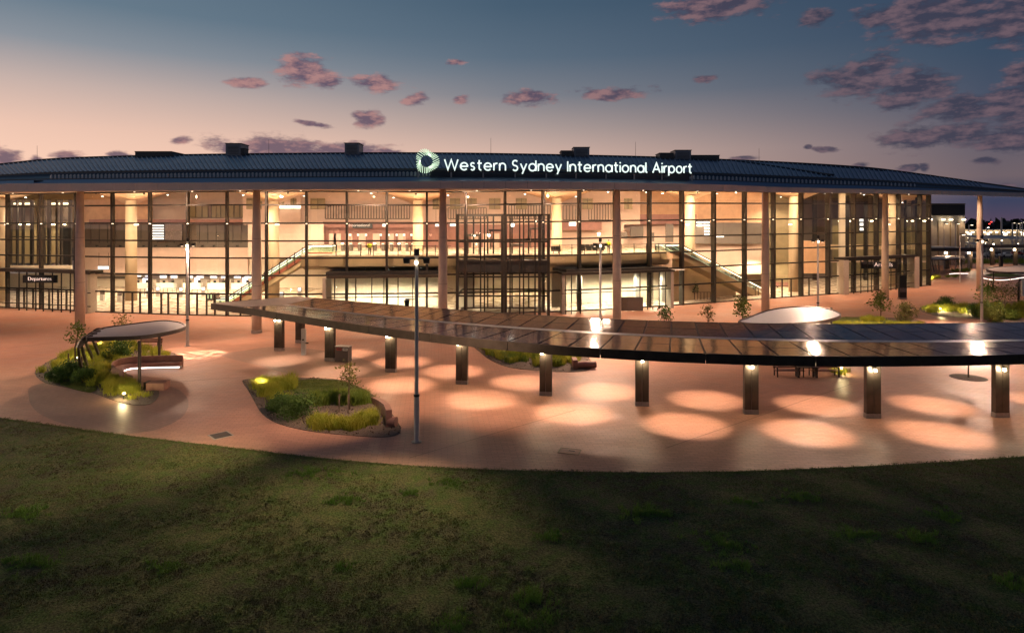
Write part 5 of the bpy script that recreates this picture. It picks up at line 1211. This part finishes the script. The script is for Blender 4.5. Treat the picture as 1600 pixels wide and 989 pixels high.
garden_light(194,624,55,'lit garden light at the front of the left bed'); garden_light(122,566,45,'garden light glowing at the back of the left bed'); garden_light(158,545,40,'garden light glowing under the bent ribs of the left bed')
# middle island planting
tussocks(scatter([(398,607),(410,600),(455,594),(462,603),(455,612),(430,618),(415,622)], 44), 'ornamental_grass', 'tussock', .8, 110)
tussocks(scatter([(415,625),(440,620),(455,630),(430,640)], 12), 'ornamental_grass', 'tussock', .7, 100)
tussocks(scatter([(488,625),(530,622),(575,620),(580,632),(560,634),(520,632),(494,636)], 40), 'ornamental_grass', 'tussock_dark', .8, 110)
tussocks(scatter([(484,662),(500,655),(530,665),(585,652),(590,662),(560,672),(520,672),(490,670)], 52), 'ornamental_grass', 'tussock', .72, 110)
shrub(447,645,.95,'dark bushy shrub at the left of the middle island',size=.1); shrub(466,654,1.2,'largest dark round shrub in the middle island',n=4200,size=.1); shrub(432,642,.6,'small dark shrub at the left edge of the middle island')
tree(G(546,641), 3.0, .75, 620, 'young tree with broad leaves in the middle island', 'leaf_warm', .17, seed=9)
for px,py,l_ in ((530,645,'left'),(544,646,'right')): p = G(px,py); tag(MB().box((p.x,p.y,.55), (.06,.06,1.1)).build('tree_stake', M['trunk']), f'{l_} wooden stake beside the young tree in the middle island', 'stake')
garden_light(410,607,75,'garden light glowing among the grasses of the middle island')
# third bed, behind the canopy
tussocks(scatter([(752,545),(790,540),(860,545),(905,556),(905,572),(850,574),(800,568),(765,556)], 110), 'ornamental_grass', 'tussock', .8, 90); tussocks(scatter([(765,556),(800,568),(880,575),(870,560),(780,550)], 40), 'ornamental_grass', 'tussock_dark', .75, 90)
# beds at the right
tussocks(scatter([(1440,484),(1455,480),(1510,479),(1560,476),(1640,476),(1700,490),(1690,500),(1600,500),(1555,495),(1500,490),(1450,489)], 190), 'ornamental_grass', 'tussock', .95, 70, spread=.2)
tussocks(scatter([(1300,505),(1340,508),(1440,506),(1440,512),(1300,512)], 50), 'ornamental_grass', 'tussock', .6, 60); tussocks(scatter([(1345,499),(1370,498),(1380,502),(1350,504)], 14), 'ornamental_grass', 'tussock', .8, 80)
tussocks(scatter([(1060,515),(1160,512),(1240,512),(1180,522),(1090,524)], 70), 'ornamental_grass', 'tussock_dark', .7, 60)
shrub(1481,480,1.1,'dark round shrub behind the lit grasses at the right'); shrub(1469,481,.8,'smaller dark shrub at the back left of the right garden'); shrub(1527,495,1.2,'dark ball shrub left of the right lamp post',n=3000)
shrub(1548,503,1.25,'light green leafy bush right of the right lamp post','leaf',3000,1.1,.2); shrub(1416,506,1.15,'loose light green bush beside the right lawn patch','leaf_warm',1500,1.2,.2); shrub(1580,500,1.0,'low green bush at the right edge of the right garden','tussock_dark')
tree(G(1376,499), 3.4, 1.15, 1300, 'leafy young tree in front of the column near the right lawn patch', 'leaf', .24, seed=11, trunk_h=.25); tree(G(1160,512), 3.4, .9, 1200, 'leafy young tree left of the cream oval canopy', 'leaf', .24, seed=12, trunk_h=.3)
tree(G(1106,512), 2.5, .85, 700, 'thin reddish young tree between two greener ones', 'leaf_warm', .18, seed=13, trunk_h=.25); tree(G(1041,512), 2.4, .9, 800, 'small dark young tree above the solar canopy edge', 'shrub', .22, seed=14, trunk_h=.2)
tree(G(1543,488), 4.1, 1.3, 1300, 'dense young tree just right of the right lamp post', 'leaf', .24, seed=15, trunk_h=.3); tree(G(1570,490), 3.8, 1.8, 900, 'loose warm leaved young tree right of the dense one', 'leaf_warm', .22, seed=16, trunk_h=.3); tree(G(1500,423), 2.9, 1.5, 500, 'small reddish tree in the far bed right of the building', 'leaf_warm', .24, seed=17, trunk_h=.25)
garden_light(1469,487,190,'left garden light glowing yellow in the right garden'); garden_light(1515,490,210,'right garden light glowing yellow in the right garden')
garden_light(1315,583,60,'garden light beneath the solar canopy beside the benches'); garden_light(1454,437,140,'garden light at the right foot of the building corner')
tussocks([(1309,583),(1320,582),(1314,586),(1303,582)], 'ornamental_grass', 'tussock', .5, 80)
tussocks(scatter([(1452,437),(1460,432),(1468,434),(1462,438)], 14), 'ornamental_grass', 'tussock', .9, 50); tussocks(scatter([(1487,424),(1515,422),(1514,426),(1490,427)], 26), 'ornamental_grass', 'tussock_dark', 1.0, 50); tussocks(scatter([(1476,432),(1498,431),(1495,434),(1478,434)], 12), 'ornamental_grass', 'tussock_dark', .5, 50)
# small tree in its round pit under the canopy
tp = G(1513,590); tag(MB().tube([(tp.x,tp.y,-.01),(tp.x,tp.y,.012)], 1.15, 28).build('tree_pit', M['gravel']), kind='structure')
tree(tp, 3.2, .9, 420, 'small tree in a round pit seen below the solar canopy', 'leaf_warm', .16, seed=21, trunk_h=.5)
# ================================================================== SEATS
def bench_wall(pts_px, lab, back=None, w=.55, led=True):
    pts = [G(x,y) for x,y in pts_px]
    P2 = []
    for i in range(len(pts)-1):
        p0 = pts[max(i-1,0)]; p1 = pts[i]; p2_ = pts[i+1]; p3 = pts[min(i+2,len(pts)-1)]
        for j in range(4): u = j/4; P2.append(.5*((2*p1)+(-p0+p2_)*u+(2*p0-5*p1+4*p2_-p3)*u*u+(-p0+3*p1-3*p2_+p3)*u**3))
    P2.append(pts[-1]); b_ = empty('curved_bench', pts[len(pts)//2], lab, 'bench')
    m = MB(); m.wallrun([(p.x,p.y) for p in P2], w, .16, .46); m.build('seat', M['brick_red'], b_); m = MB(); m.wallrun([(p.x,p.y) for p in P2], w-.16, 0, .158); m.build('plinth', M['concrete'], b_)
    if led:
        o = offs(P2, -w/2+.0); m = MB(); m.strip([Vector((p.x,p.y,.06)) for p in o], [Vector((p.x,p.y,.155)) for p in o]); m.build('light_strip', M['e_led'], b_)
    if back:
        q = offs(P2[back[0]:back[1]], w/2+.06); m = MB(); m.wallrun([(p.x,p.y) for p in q], .12, 0, .9); m.build('backrest', M['brick_red'], b_)
    return b_
bench_wall([(201,599),(190,593.5),(184,587),(190,581),(207,577),(230,575.8),(258,575),(283,574.5)], 'curved red brick bench with a glowing strip under its seat beneath the teardrop canopy', (0,29))
bench_wall([(1481,429),(1490,428),(1512,428)], 'far straight bench with a white glowing strip right of the building', None)
bench_wall([(1537,435),(1548,437.5),(1562,438.5),(1580,437),(1600,434),(1640,431)], 'long curved kerb bench with a white glowing strip at the far right', None, .5)
p = G(247,608); s = empty('block_seat', p, 'red brick block seat with a small dark frame in front of the left bed', 'seat'); MB().box((p.x,p.y,.26), (1.15,.9,.5), .1).build('block', M['brick_red'], s)
fr = MB(); [fr.box((p.x-.78+dx,p.y,.25), (.05,.6,.5)) for dx in (0,.16)]; fr.box((p.x-.7,p.y,.5), (.2,.6,.04)); fr.build('side_frame', M['frame'], s)
def block(px, py, lab, rz=0, sz=(1.6,.7,.5)):
    p = G(px,py); s = empty('curved_block_seat', p, lab, 'seat'); m = MB(); m.tube([(p.x-sz[0]/2,p.y,.3),(p.x+sz[0]/2,p.y+.1,.3)], .26, 16); m.build('rounded_end', M['brick_red'], s); MB().box((p.x-sz[0]*.5,p.y+.3,.35), (.35,1.2,.7)).build('back_block', M['brick_red'], s)
block(915,576,'red rounded block at the right end of the third planted bed')
# angled wall seat on the right of the middle island
p = [G(583,628),G(596,640),G(604,655),G(608,668)]; s = empty('wedge_wall', p[2], 'low dark red wedge wall with a rounded end on the right side of the middle island', 'wall')
m = MB(); m.wallrun([(q.x,q.y) for q in p], .32, 0, [.35,.55,.85,.95]); m.build('wall', M['brick_red'], s); q = G(612,667); m = MB(); m.tube([(q.x-.2,q.y+.1,.28),(q.x+.25,q.y,.28)], .27, 16); m.build('rounded_end', M['brick_red'], s)
q = G(615.5,665); m = MB(); m.tube([(q.x,q.y-.2,.02),(q.x,q.y-.2,.1)], .06, 8); m.build('foot_light', M['e_warm'], s); lamp('POINT', (q.x+.1,q.y-.35,.15), 14, (1,.75,.5), s, .04, name='foot_lamp')
def park_bench(px, py, L, lab, mt='brick_red', rz=0):
    p = G(px,py); b_ = empty('park_bench', p, lab, 'bench', None)
    for k in range(4): MB().box((p.x,p.y-.2+k*.13,.45), (L,.11,.04)).build('seat_slat', M[mt], b_)
    for k in range(3): MB().box((p.x,p.y+.3+k*.03,.6+k*.13), (L,.04,.11)).build('back_slat', M[mt], b_)
    for x in (p.x-L/2+.12,p.x+L/2-.12):
        m = MB(); m.bar((x,p.y-.25,0),(x,p.y-.22,.66),.06); m.bar((x,p.y+.35,0),(x,p.y+.36,.9),.06); m.bar((x,p.y-.25,.66),(x,p.y+.35,.66),.06); m.bar((x,p.y-.25,.42),(x,p.y+.35,.42),.05); m.build('end_frame', M['steel_dark'], b_)
park_bench(233,546,2.0,'slatted bench with dark metal arms behind the left planted bed'); park_bench(1233,588,2.1,'slatted bench with red slats beneath the solar canopy, left one of the pair'); park_bench(1288,588,2.1,'slatted bench with red slats beneath the solar canopy, right one of the pair')
def table(px, py, lab):
    p = G(px,py); t = empty('picnic_table', p, lab, 'table'); MB().box((p.x,p.y,.74), (1.5,.8,.05)).build('tabletop', M['steel_dark'], t)
    for x in (-.65,.65): MB().box((p.x+x,p.y,.36), (.06,.6,.72)).build('leg', M['steel_dark'], t)
table(1260,589,'dark metal table between the two slatted benches')
# bins, water station, totem, covers
p = G(535,566); s = empty('recycling_bins', p, 'grey twin bin housing with red and yellow lids beside the second canopy column', 'bin'); b0 = p+Vector((0,.3,0))
MB().box((b0.x,b0.y,.62), (1.15,.62,1.2), -.25).build('housing', M['bulkhead'], s); MB().box((b0.x,b0.y,1.24), (1.2,.68,.05), -.25).build('lid', M['pole'], s)
for dx, mt in ((-.28,'red'),(.24,'white')): MB().box((b0.x+dx,b0.y-.32-dx*.26,1.03), (.42,.03,.20), -.25).build('front_plate', M[mt], s); MB().box((b0.x+dx,b0.y-.345-dx*.26,1.04), (.3,.03,.07), -.25).build('slot', M['black'], s)
p = G(474.5,554.5); s = empty('water_station', p, 'slim pale drinking water station near the first canopy columns', 'drinking fountain'); MB().box((p.x,p.y,1.1), (.34,.3,2.2)).build('body', M['pole'], s); MB().box((p.x+.28,p.y-.05,1.0), (.28,.1,.08)).build('spout', M['steel_dark'], s); MB().tube([(p.x,p.y-.16,1.3),(p.x,p.y-.18,1.3)],.08,10).build('button', M['black'], s)
p = G(1410,467); s = empty('information_totem', p, 'black freestanding information pillar with a pale panel near the right column', 'sign pillar'); k = p.y/1000
MB().box((p.x,p.y,35.5*k/2+.12), (11.5*k,.35,35.5*k)).build('body', M['black'], s); MB().box((p.x,p.y-.19,14*k), (9.5*k,.04,6.5*k)).build('pale_panel', M['screen_off'], s); MB().box((p.x,p.y,.1), (12.5*k,.5,.2)).build('base', M['colbase'], s)
p = G(1597,472); s = empty('kiosk_panel', p, 'pale rounded notice panel in a dark frame at the right edge', 'sign'); k = p.y/1000
MB().box((p.x+.6,p.y,22*k), (15*k,.25,26*k)).build('panel', M['white'], s); [MB().tube([(p.x+x*k,p.y-.1,0),(p.x+x*k,p.y-.1,30*k),(p.x+x*k+3.2*k,p.y-.1,36*k)], .13, 8).build('frame_post', M['steel_dark'], s) for x in (-6.5,16)]; MB().bar((p.x-6.5*k,p.y-.1,30*k),(p.x-9*k,p.y-.1,24*k),.5,.12).build('side_fin', M['steel_dark'], s)
def cover(px, py, w, d, lab, mt):
    p = G(px,py); c = empty('access_cover', (p.x,p.y,.004), lab, 'cover'); MB().box((p.x,p.y,.006), (w+.16,d+.16,.012), .75).build('surround', M['concrete'], c); MB().box((p.x,p.y,.012), (w,d,.012), .75).build('lid', M[mt], c)
    return c
cover(345,680,.85,.85,'dark square access cover set diagonally in the paving near the lawn','steel_dark')
p = G(890,705); c = empty('access_cover', (p.x,p.y,.004), 'outlined paved access cover near the lawn edge right of the tall lamp post', 'cover'); MB().box((p.x,p.y,.005), (1.05,.75,.008), -.3).build('lid', M['paver'], c)
for a, b_ in (((-.5,-.36),(.5,-.36)),((-.5,.36),(.5,.36)),((-.5,-.36),(-.5,.36)),((.5,-.36),(.5,.36))):
    ca, sn = math.cos(-.3), math.sin(-.3); f = lambda q: Vector((p.x+q[0]*ca-q[1]*sn, p.y+q[0]*sn+q[1]*ca, .012)); MB().bar(f(a), f(b_), .045, .01).build('edge_strip', M['olive'], c)
MB().box((p.x+.12,p.y+.05,.012), (.3,.08,.01), -.3).build('lifting_slot', M['black'], c)
# leafy projections on the paving
def gobo(px, py, r, e, lab):
    p = G(px,py); l = lamp('SPOT', (p.x,p.y+.3,8.6), e, (1,.80,.62), None, .01, 2*math.degrees(math.atan(r/8.6)), .3, (p.x,p.y,0), 'pattern_lamp'); d = l.data; d.use_nodes = True; nt = d.node_tree; em = nt.nodes['Emission']
    g = nd(nt, 'ShaderNodeTexCoord'); v = nd(nt, 'ShaderNodeTexNoise', i2=16., i3=1.0, i4=.4); nt.links.new(g.outputs['Normal'], v.inputs[0]); nt.links.new(maprange(nt, v.outputs[0], .51, .55, 0, 1, True), em.inputs['Strength'])
gobo(312,554,2.2,15000,''); gobo(1600,588,2.2,2600,''); gobo(1495,590,1.6,0.01,'')
# ================================================================== PEOPLE
def person(p, hgt, face, lab, vest=True, pose=0):
    s = hgt/1.75; e = empty('person', p, lab, 'person'); b = Vector((0,0,0))
    J = {'pel':(0,0,.95),'ch':(0,.0,1.25),'nk':(0,0,1.47),'hd':(0,-.02,1.56),'ht':(0,-.01,1.70),
         'hl':(.10,0,.9),'kl':(.12,-.04,.5),'al':(.13,.02,.09),'tl':(.14,-.14,.04),'hr':(-.10,0,.9),'kr':(-.12,.02,.5),'ar':(-.13,.05,.09),'tr':(-.14,-.11,.04),
         'sl':(.19,0,1.42),'el':(.25,.03,1.13),'wl':(.24,-.10,.88),'fl':(.235,-.13,.79),'sr':(-.19,0,1.42),'er':(-.27,.0,1.14),'wr':(-.25,-.14,.93),'fr':(-.24,-.19,.86)}
    Rr = {'pel':.14,'ch':.155,'nk':.06,'hd':.085,'ht':.08,'hl':.10,'kl':.065,'al':.045,'tl':.04,'hr':.10,'kr':.065,'ar':.045,'tr':.04,'sl':.065,'el':.045,'wl':.03,'fl':.03,'sr':.065,'er':.045,'wr':.03,'fr':.03}
    E = [('pel','ch'),('ch','nk'),('nk','hd'),('hd','ht'),('pel','hl'),('hl','kl'),('kl','al'),('al','tl'),('pel','hr'),('hr','kr'),('kr','ar'),('ar','tr'),('ch','sl'),('sl','el'),('el','wl'),('wl','fl'),('ch','sr'),('sr','er'),('er','wr'),('wr','fr')]
    ks = list(J)
    # five fingers on each hand
    for sd, w, f in ((1,'wl','fl'),(-1,'wr','fr')):
        for q in range(5):
            nme = f'{f}{q}'; base = Vector(J[f]); off = Vector(((q-2)*.018, -.02-.01*(q==2), -.07+.015*abs(q-2))); J[nme] = tuple(base+off); Rr[nme] = .009; E.append((f,nme)); ks.append(nme)
    me = bpy.data.meshes.new('body'); me.from_pydata([tuple(c*s for c in J[k]) for k in ks], [(ks.index(a),ks.index(b_)) for a,b_ in E], [])
    o = bpy.data.objects.new('body', me); COL.objects.link(o); sk = o.modifiers.new('s','SKIN'); me2 = me
    for i, k in enumerate(ks):
        r_ = Rr[k]*s; me.skin_vertices[0].data[i].radius = (r_*(1.15 if k in('pel','ch') else 1), r_*(.8 if k in ('pel','ch') else 1)); me.skin_vertices[0].data[i].use_root = (i==0)
    o.modifiers.new('b','SUBSURF').levels = 1; bpy.context.view_layer.update()
    bm_ = bpy.data.meshes.new_from_object(o.evaluated_get(bpy.context.evaluated_depsgraph_get())); bpy.data.objects.remove(o)
    bm_.materials.clear(); [bm_.materials.append(M[x]) for x in ('skin','cloth')]
    for pl in bm_.polygons: z = pl.center.z/s; pl.material_index = 0 if (z > 1.46 or (z < .96 and abs(pl.center.x) > .2*s)) else 1; pl.use_smooth = True
    bo = bpy.data.objects.new('body', bm_); COL.objects.link(bo); bo.parent = e; e.rotation_euler = (0,0,face)
    # hi-vis vest: shell round the torso, hair cap, face features
    m = MB(); m.tube([(0,0,.93*s),(0,0,1.1*s),(0,0,1.3*s),(0,0,1.44*s)], [.18*s,.185*s,.2*s,.12*s], 14); v = m.build('jacket', M['hivis'], e, smooth=True, rel=False); v.scale = (1.15,.8,1)
    for sx in (-1,1): m = MB(); m.tube([(sx*.19*s,0,1.43*s),(sx*.26*s,.015*s,1.13*s),(sx*.25*s,-.1*s,.94*s)], [.075*s,.06*s,.05*s], 8); m.build('sleeve', M['hivis'], e, smooth=True, rel=False)
    m = MB(); m.tube([(0,.02*s,1.60*s),(0,.02*s,1.69*s),(0,.01*s,1.76*s)], [.098*s,.096*s,.04*s], 12); m.build('hair', M['black'], e, smooth=True, rel=False)
    m = MB(); m.box((0,-.115*s,1.60*s),(.025*s,.04*s,.04*s)); m.box((.035*s,-.1*s,1.635*s),(.022*s,.02*s,.012*s)); m.box((-.035*s,-.1*s,1.635*s),(.022*s,.02*s,.012*s)); m.box((0,-.1*s,1.555*s),(.05*s,.02*s,.01*s)); m.build('face', M['skin'], e, rel=False)
    return e
person(AT(577.5,80.5,zf+.01), 1.72, .3, 'person in a yellow hi-vis jacket and dark trousers left of centre behind the railing'); person(AT(951,88.2,zf+.01), 1.74, -.5, 'person in a bright yellow jacket beside the dark seats right of the tower')
# ================================================================== BEYOND THE RIGHT CORNER
def part_box(par, name, px0, px1, y0, y1, d, dep, mt, z0=None):
    a, b_ = W(px0,y1,d), W(px1,y0,d); zb = a.z if z0 is None else z0; return MB().box(((a.x+b_.x)/2, d+dep/2, (zb+b_.z)/2), (b_.x-a.x, dep, b_.z-zb)).build(name, M[mt], par)
p = AT(1480,170); hb = empty('cargo_building', p, 'box shaped building with a black upper band and warm wall lights beyond the glass corner', 'building')
part_box(hb,'wall',1440,1508,337,430,170,14,'concrete',0); part_box(hb,'black_band',1440,1508,320.2,336.5,169.6,15,'black'); part_box(hb,'parapet',1440,1508.5,318,320,169.8,14.6,'olive')
for px in (1454,1474,1486,1506): q = W(px,343.5,169.2); MB().box(q, (.8,.3,.25)).build('wall_light', M['e_warm'], hb); lamp('SPOT', (q.x,q.y-.7,q.z), 420, (1,.62,.32), hb, .1, 105, 1, (q.x,q.y+.9,q.z-5), 'wall_light_lamp')
for px in (1466,1485,1497): part_box(hb,'wall_joint',px,px+.8,345,430,169.8,.3,'olive',0)
for k, (px0, px1, d, yt, yb) in enumerate(((1448,1532,150,372,391),(1535,1700,165,381,386))):
    zt_, = (zy(yb-2,d),); s = empty('walkway_canopy', AT((px0+px1)/2,d), ('grey sloped walkway canopy beyond the building corner','thin far walkway canopy behind the right column')[k], 'canopy')
    a, b_ = AT(px0,d,zt_), AT(px1,d,zt_); zt2 = 5.2
    m = MB(); dd = 30 if k == 0 else 12; m.add([a,b_,Vector((b_.x*1.0+8,b_.y+dd,zt2)),Vector((a.x+12,a.y+dd,zt2)), a-Vector((0,0,.5)), b_-Vector((0,0,.5)), Vector((b_.x+8,b_.y+dd,zt2-.5)), Vector((a.x+12,a.y+dd,zt2-.5))], [(0,1,2,3),(7,6,5,4),(0,4,5,1),(1,5,6,2),(2,6,7,3),(3,7,4,0)]); m.build('roof', M['shade'] if k == 0 else M['bulkhead'], s)
    MB().box(((a.x+b_.x)/2,d-.1,zt_-.15), (b_.x-a.x,.3,.8)).build('fascia', M['shaderim'] if k == 0 else M['bulkhead'], s)
    for px in ((1478,1514,1530) if k == 0 else (1549,1585,1625)):
        q = AT(px+1.5,d+6); MB().box((q.x,q.y,(zt_-.4)/2), (.9,.5,zt_-.4)).build('column', M['bronze'], s); MB().box((q.x-.6,q.y-.5,zt_-1.2), (.5,.2,.5)).build('lamp', M['e_warm'], s); lamp('POINT', (q.x-.7,q.y-1.2,zt_-1.6), 500, (1,.66,.40), s, .15, name='canopy_lamp')
q = AT(1564,155); tag(MB().box((q.x,q.y,1.6), (.7,.5,3.2)).build('signal_cabinet', M['bronze']), 'narrow dark cabinet standing between far canopy columns', 'cabinet')
# road, fences, far terminal roofs, lights
m = MB(); m.quad((85,211,.0),(600,211,.0),(600,420,.0),(85,420,.0)); tag(m.build('apron_road', M['asphalt']), kind='structure')
for k, (px0, px1, d) in enumerate(((1455,1530,185),(1536,1720,185))):
    s = empty('roadside_fence', AT((px0+px1)/2,d), ('low dark roadside fence beyond the building corner','low dark roadside fence at the far right')[k], 'fence'); n = int((px1-px0)/3.4)
    for i in range(n+1): q = AT(px0+(px1-px0)*i/n,d); MB().box((q.x,q.y,.75), (.12,.12,1.5)).build('post', M['frame'], s)
    a, b_ = AT(px0,d,1.45), AT(px1,d,1.45); MB().bar(a,b_,.1).build('rail', M['frame'], s); MB().bar(a-Vector((0,0,1.1)),b_-Vector((0,0,1.1)),.1).build('rail', M['frame'], s)
tussocks(scatter([(1456,410),(1600,409),(1700,409),(1700,412),(1600,412),(1456,413)], 200), 'roadside_shrubs', 'tussock_dark', 1.6, 40, spread=.5)
s = empty('long_far_terminal', AT(1560,330), 'long low lit building with a pale roof edge on the horizon at the right', 'building')
part_box(s,'wall',1508,1640,361.5,372,330,20,'concrete',0); part_box(s,'roof_edge',1507,1645,359,361.3,329.5,22,'cream')
for i in range(14):
    px = 1511+i*9.3; q = W(px,363,328.5); MB().box(q, (.9,.3,.4)).build('wall_light', M['e_warm'], s); 
    part_box(s,'window',px+1.5,px+7,363.8,368,329.8,.3,'olive' if i%3 else 'e_soft')
for k,(px,e) in enumerate(((1518,900),(1555,900),(1592,900))): q = W(px,363,322); lamp('POINT', (q.x,q.y,6.5), e, (1,.66,.35), s, .3, name='far_lamp')
for k, (px0, px1, y0, y1, d) in enumerate(((1541,1578,367.5,373,250),(1560,1600,384.8,388,200),(1582,1640,369,374,262))):
    s = empty('parking_canopy', AT((px0+px1)/2,d), ('white fabric parking canopy, leftmost beyond the right column','thin pale parking canopy nearest to the fence','white parking canopy at the right edge')[k], 'canopy'); zt_ = zy(y1,d)
    a, b_ = AT(px0,d,zt_), AT(px1,d,zt_); c0_ = zy(y0,d+30) ; m = MB(); m.add([a,b_,b_+Vector((2,30,1.2)),a+Vector((9,30,1.2)),a-Vector((0,0,.3)),b_-Vector((0,0,.3)),b_+Vector((2,30,.9)),a+Vector((9,30,.9))], [(0,1,2,3),(7,6,5,4),(0,4,5,1),(1,5,6,2),(2,6,7,3),(3,7,4,0)]); m.build('roof', M['sheet'], s)
    for t_ in (.1,.5,.9): q = lerp(a,b_,t_); MB().box((q.x,q.y+8,zt_/2), (.3,.3,zt_)).build('post', M['pole'], s)
    q = lerp(a,b_,.5); lamp('POINT', (q.x,q.y-6,zt_+3.5), 900, (1,.76,.5), s, .3, name='canopy_lamp')
pk = []
for k, (px, yt, d, w) in enumerate(((1514,351,150,.25),(1475,349,150,.2),(1493,349,150,.2),(1541,355,210,.3),(1565,340,300,.9),(1582,348,230,.45),(1589,349,240,.45),(1594,348,250,.45),(1597.5,347,235,.45),(1606,345,240,.4),(1500,366,120,.14))):
    q = AT(px,d); zt_ = zy(yt,d); s = empty('far_lamp_post', q, f'thin far lamp post, number {k} ' if False else ['thin lamp post just right of the cargo building','thin lamp post before the left part of the cargo wall','thin lamp post before the right part of the cargo wall','bright twin lamp right of the rightmost column','thick pale mast on the horizon','first far mast left of the right edge','second far mast near the right edge','third far mast near the right edge','fourth far mast at the right edge','far mast just beyond the right edge','short thin post by the open canopy frame'][k], 'lamp post', 'far lamp posts and masts')
    MB().tube([(q.x,q.y,0),(q.x,q.y,zt_)], [w*.5,w*.4], 8).build('pole', M['pole'], s)
    if k not in (4,): MB().box((q.x+.35,q.y-.2,zt_), (.9,.3,.18)).build('arm', M['steel_dark'], s); MB().box((q.x+.5,q.y-.25,zt_-.16), (.45,.25,.12)).build('bulb', M['e_white'] if k == 3 else M['e_soft'], s)
for px, yy in ((1546,350),(1549,347)): q = W(px,yy,600); tag(MB().box(q, (.9,.9,.9)).build('warning_light', M['e_red']), ('lower' if yy == 350 else 'upper')+' red warning light before the dark tree line', 'light'); 
for k in range(46):       # scattered far lights: small bollard lights in the car park
    px = random.uniform(1452,1640); d = random.uniform(175,320); q = AT(px,d); s = MB(); zt_ = random.choice((1.0,3.5,5)); s.tube([(q.x,q.y,0),(q.x,q.y,zt_)], .09, 5)
    o = s.build('car_park_light', M['pole']); tag(o, {1.0:'knee high small far light in the car park beyond the fence',3.5:'medium height small far light in the car park beyond the fence',5:'taller small far light in the car park beyond the fence'}[zt_], 'lamp post', 'far small lights of the car park'); MB().box((q.x,q.y,zt_+.15), (.3,.3,.22)).build('bulb', M['e_warm'] if k%5==0 else M['e_soft'], o)
# parked cars, far
def car(px, d, lab, mt, rz=0):
    q = AT(px,d); c = empty('parked_car', q, lab, 'car', 'parked cars beyond the fence')
    prof_ = [(-2.1,.35),(-2.15,.75),(-1.9,.95),(-1.2,1.0),(-.7,1.42),(.6,1.45),(1.3,1.0),(2.0,.85),(2.15,.6),(2.1,.35)]; m = MB(); n = len(prof_)
    m.v = [(q.x+x,q.y-.85,z) for x,z in prof_]+[(q.x+x,q.y+.85,z) for x,z in prof_]; m.f = [tuple(range(n)), tuple(range(2*n-1,n-1,-1))]+[(i,i+n,(i+1)%n+n,(i+1)%n) for i in range(n)]; m.build('body', M[mt], c)
    m = MB(); m.quad((q.x-.95,q.y-.87,1.02),(q.x+.95,q.y-.87,1.02),(q.x+.5,q.y-.87,1.36),(q.x-.62,q.y-.87,1.36)); m.build('window', M['black'], c)
    for x in (-1.3,1.3): m = MB(); m.tube([(q.x+x,q.y-.9,.33),(q.x+x,q.y-.7,.33)], .33, 12); m.build('wheel', M['black'], c)
for k,(px,d,mt) in enumerate(((1545,215,'white'),(1557,222,'bulkhead'),(1572,215,'white'),(1588,225,'red'),(1519,230,'white'))): car(px,d,['white car, leftmost beyond the right column','dark car behind the first white one','second white car near the pale canopy','dark red car at the right edge','white car left of the rightmost column'][k],mt)
# distant tree line
x = rng.uniform(-2200,2600,9000); d = 1050+rng.uniform(-60,60,9000); hh = 14+4*np.sin(x*.011)+3*np.sin(x*.037+1)+2*np.sin(x*.13)
z = rng.uniform(0,1,9000)**.7*hh; leafquads(np.stack([x,d,z],1), 13, M['dark_tree'], 'far_treeline', None, 'stuff')
m = MB(); hs_ = [(-2600+60*i, 1130, 9+3*math.sin(i*.5)+2*math.sin(i*1.3)) for i in range(90)]; m.strip([(a,b_+40,-1) for a,b_,c in hs_], hs_); tag(m.build('far_hills', M['dark_tree']), kind='structure')
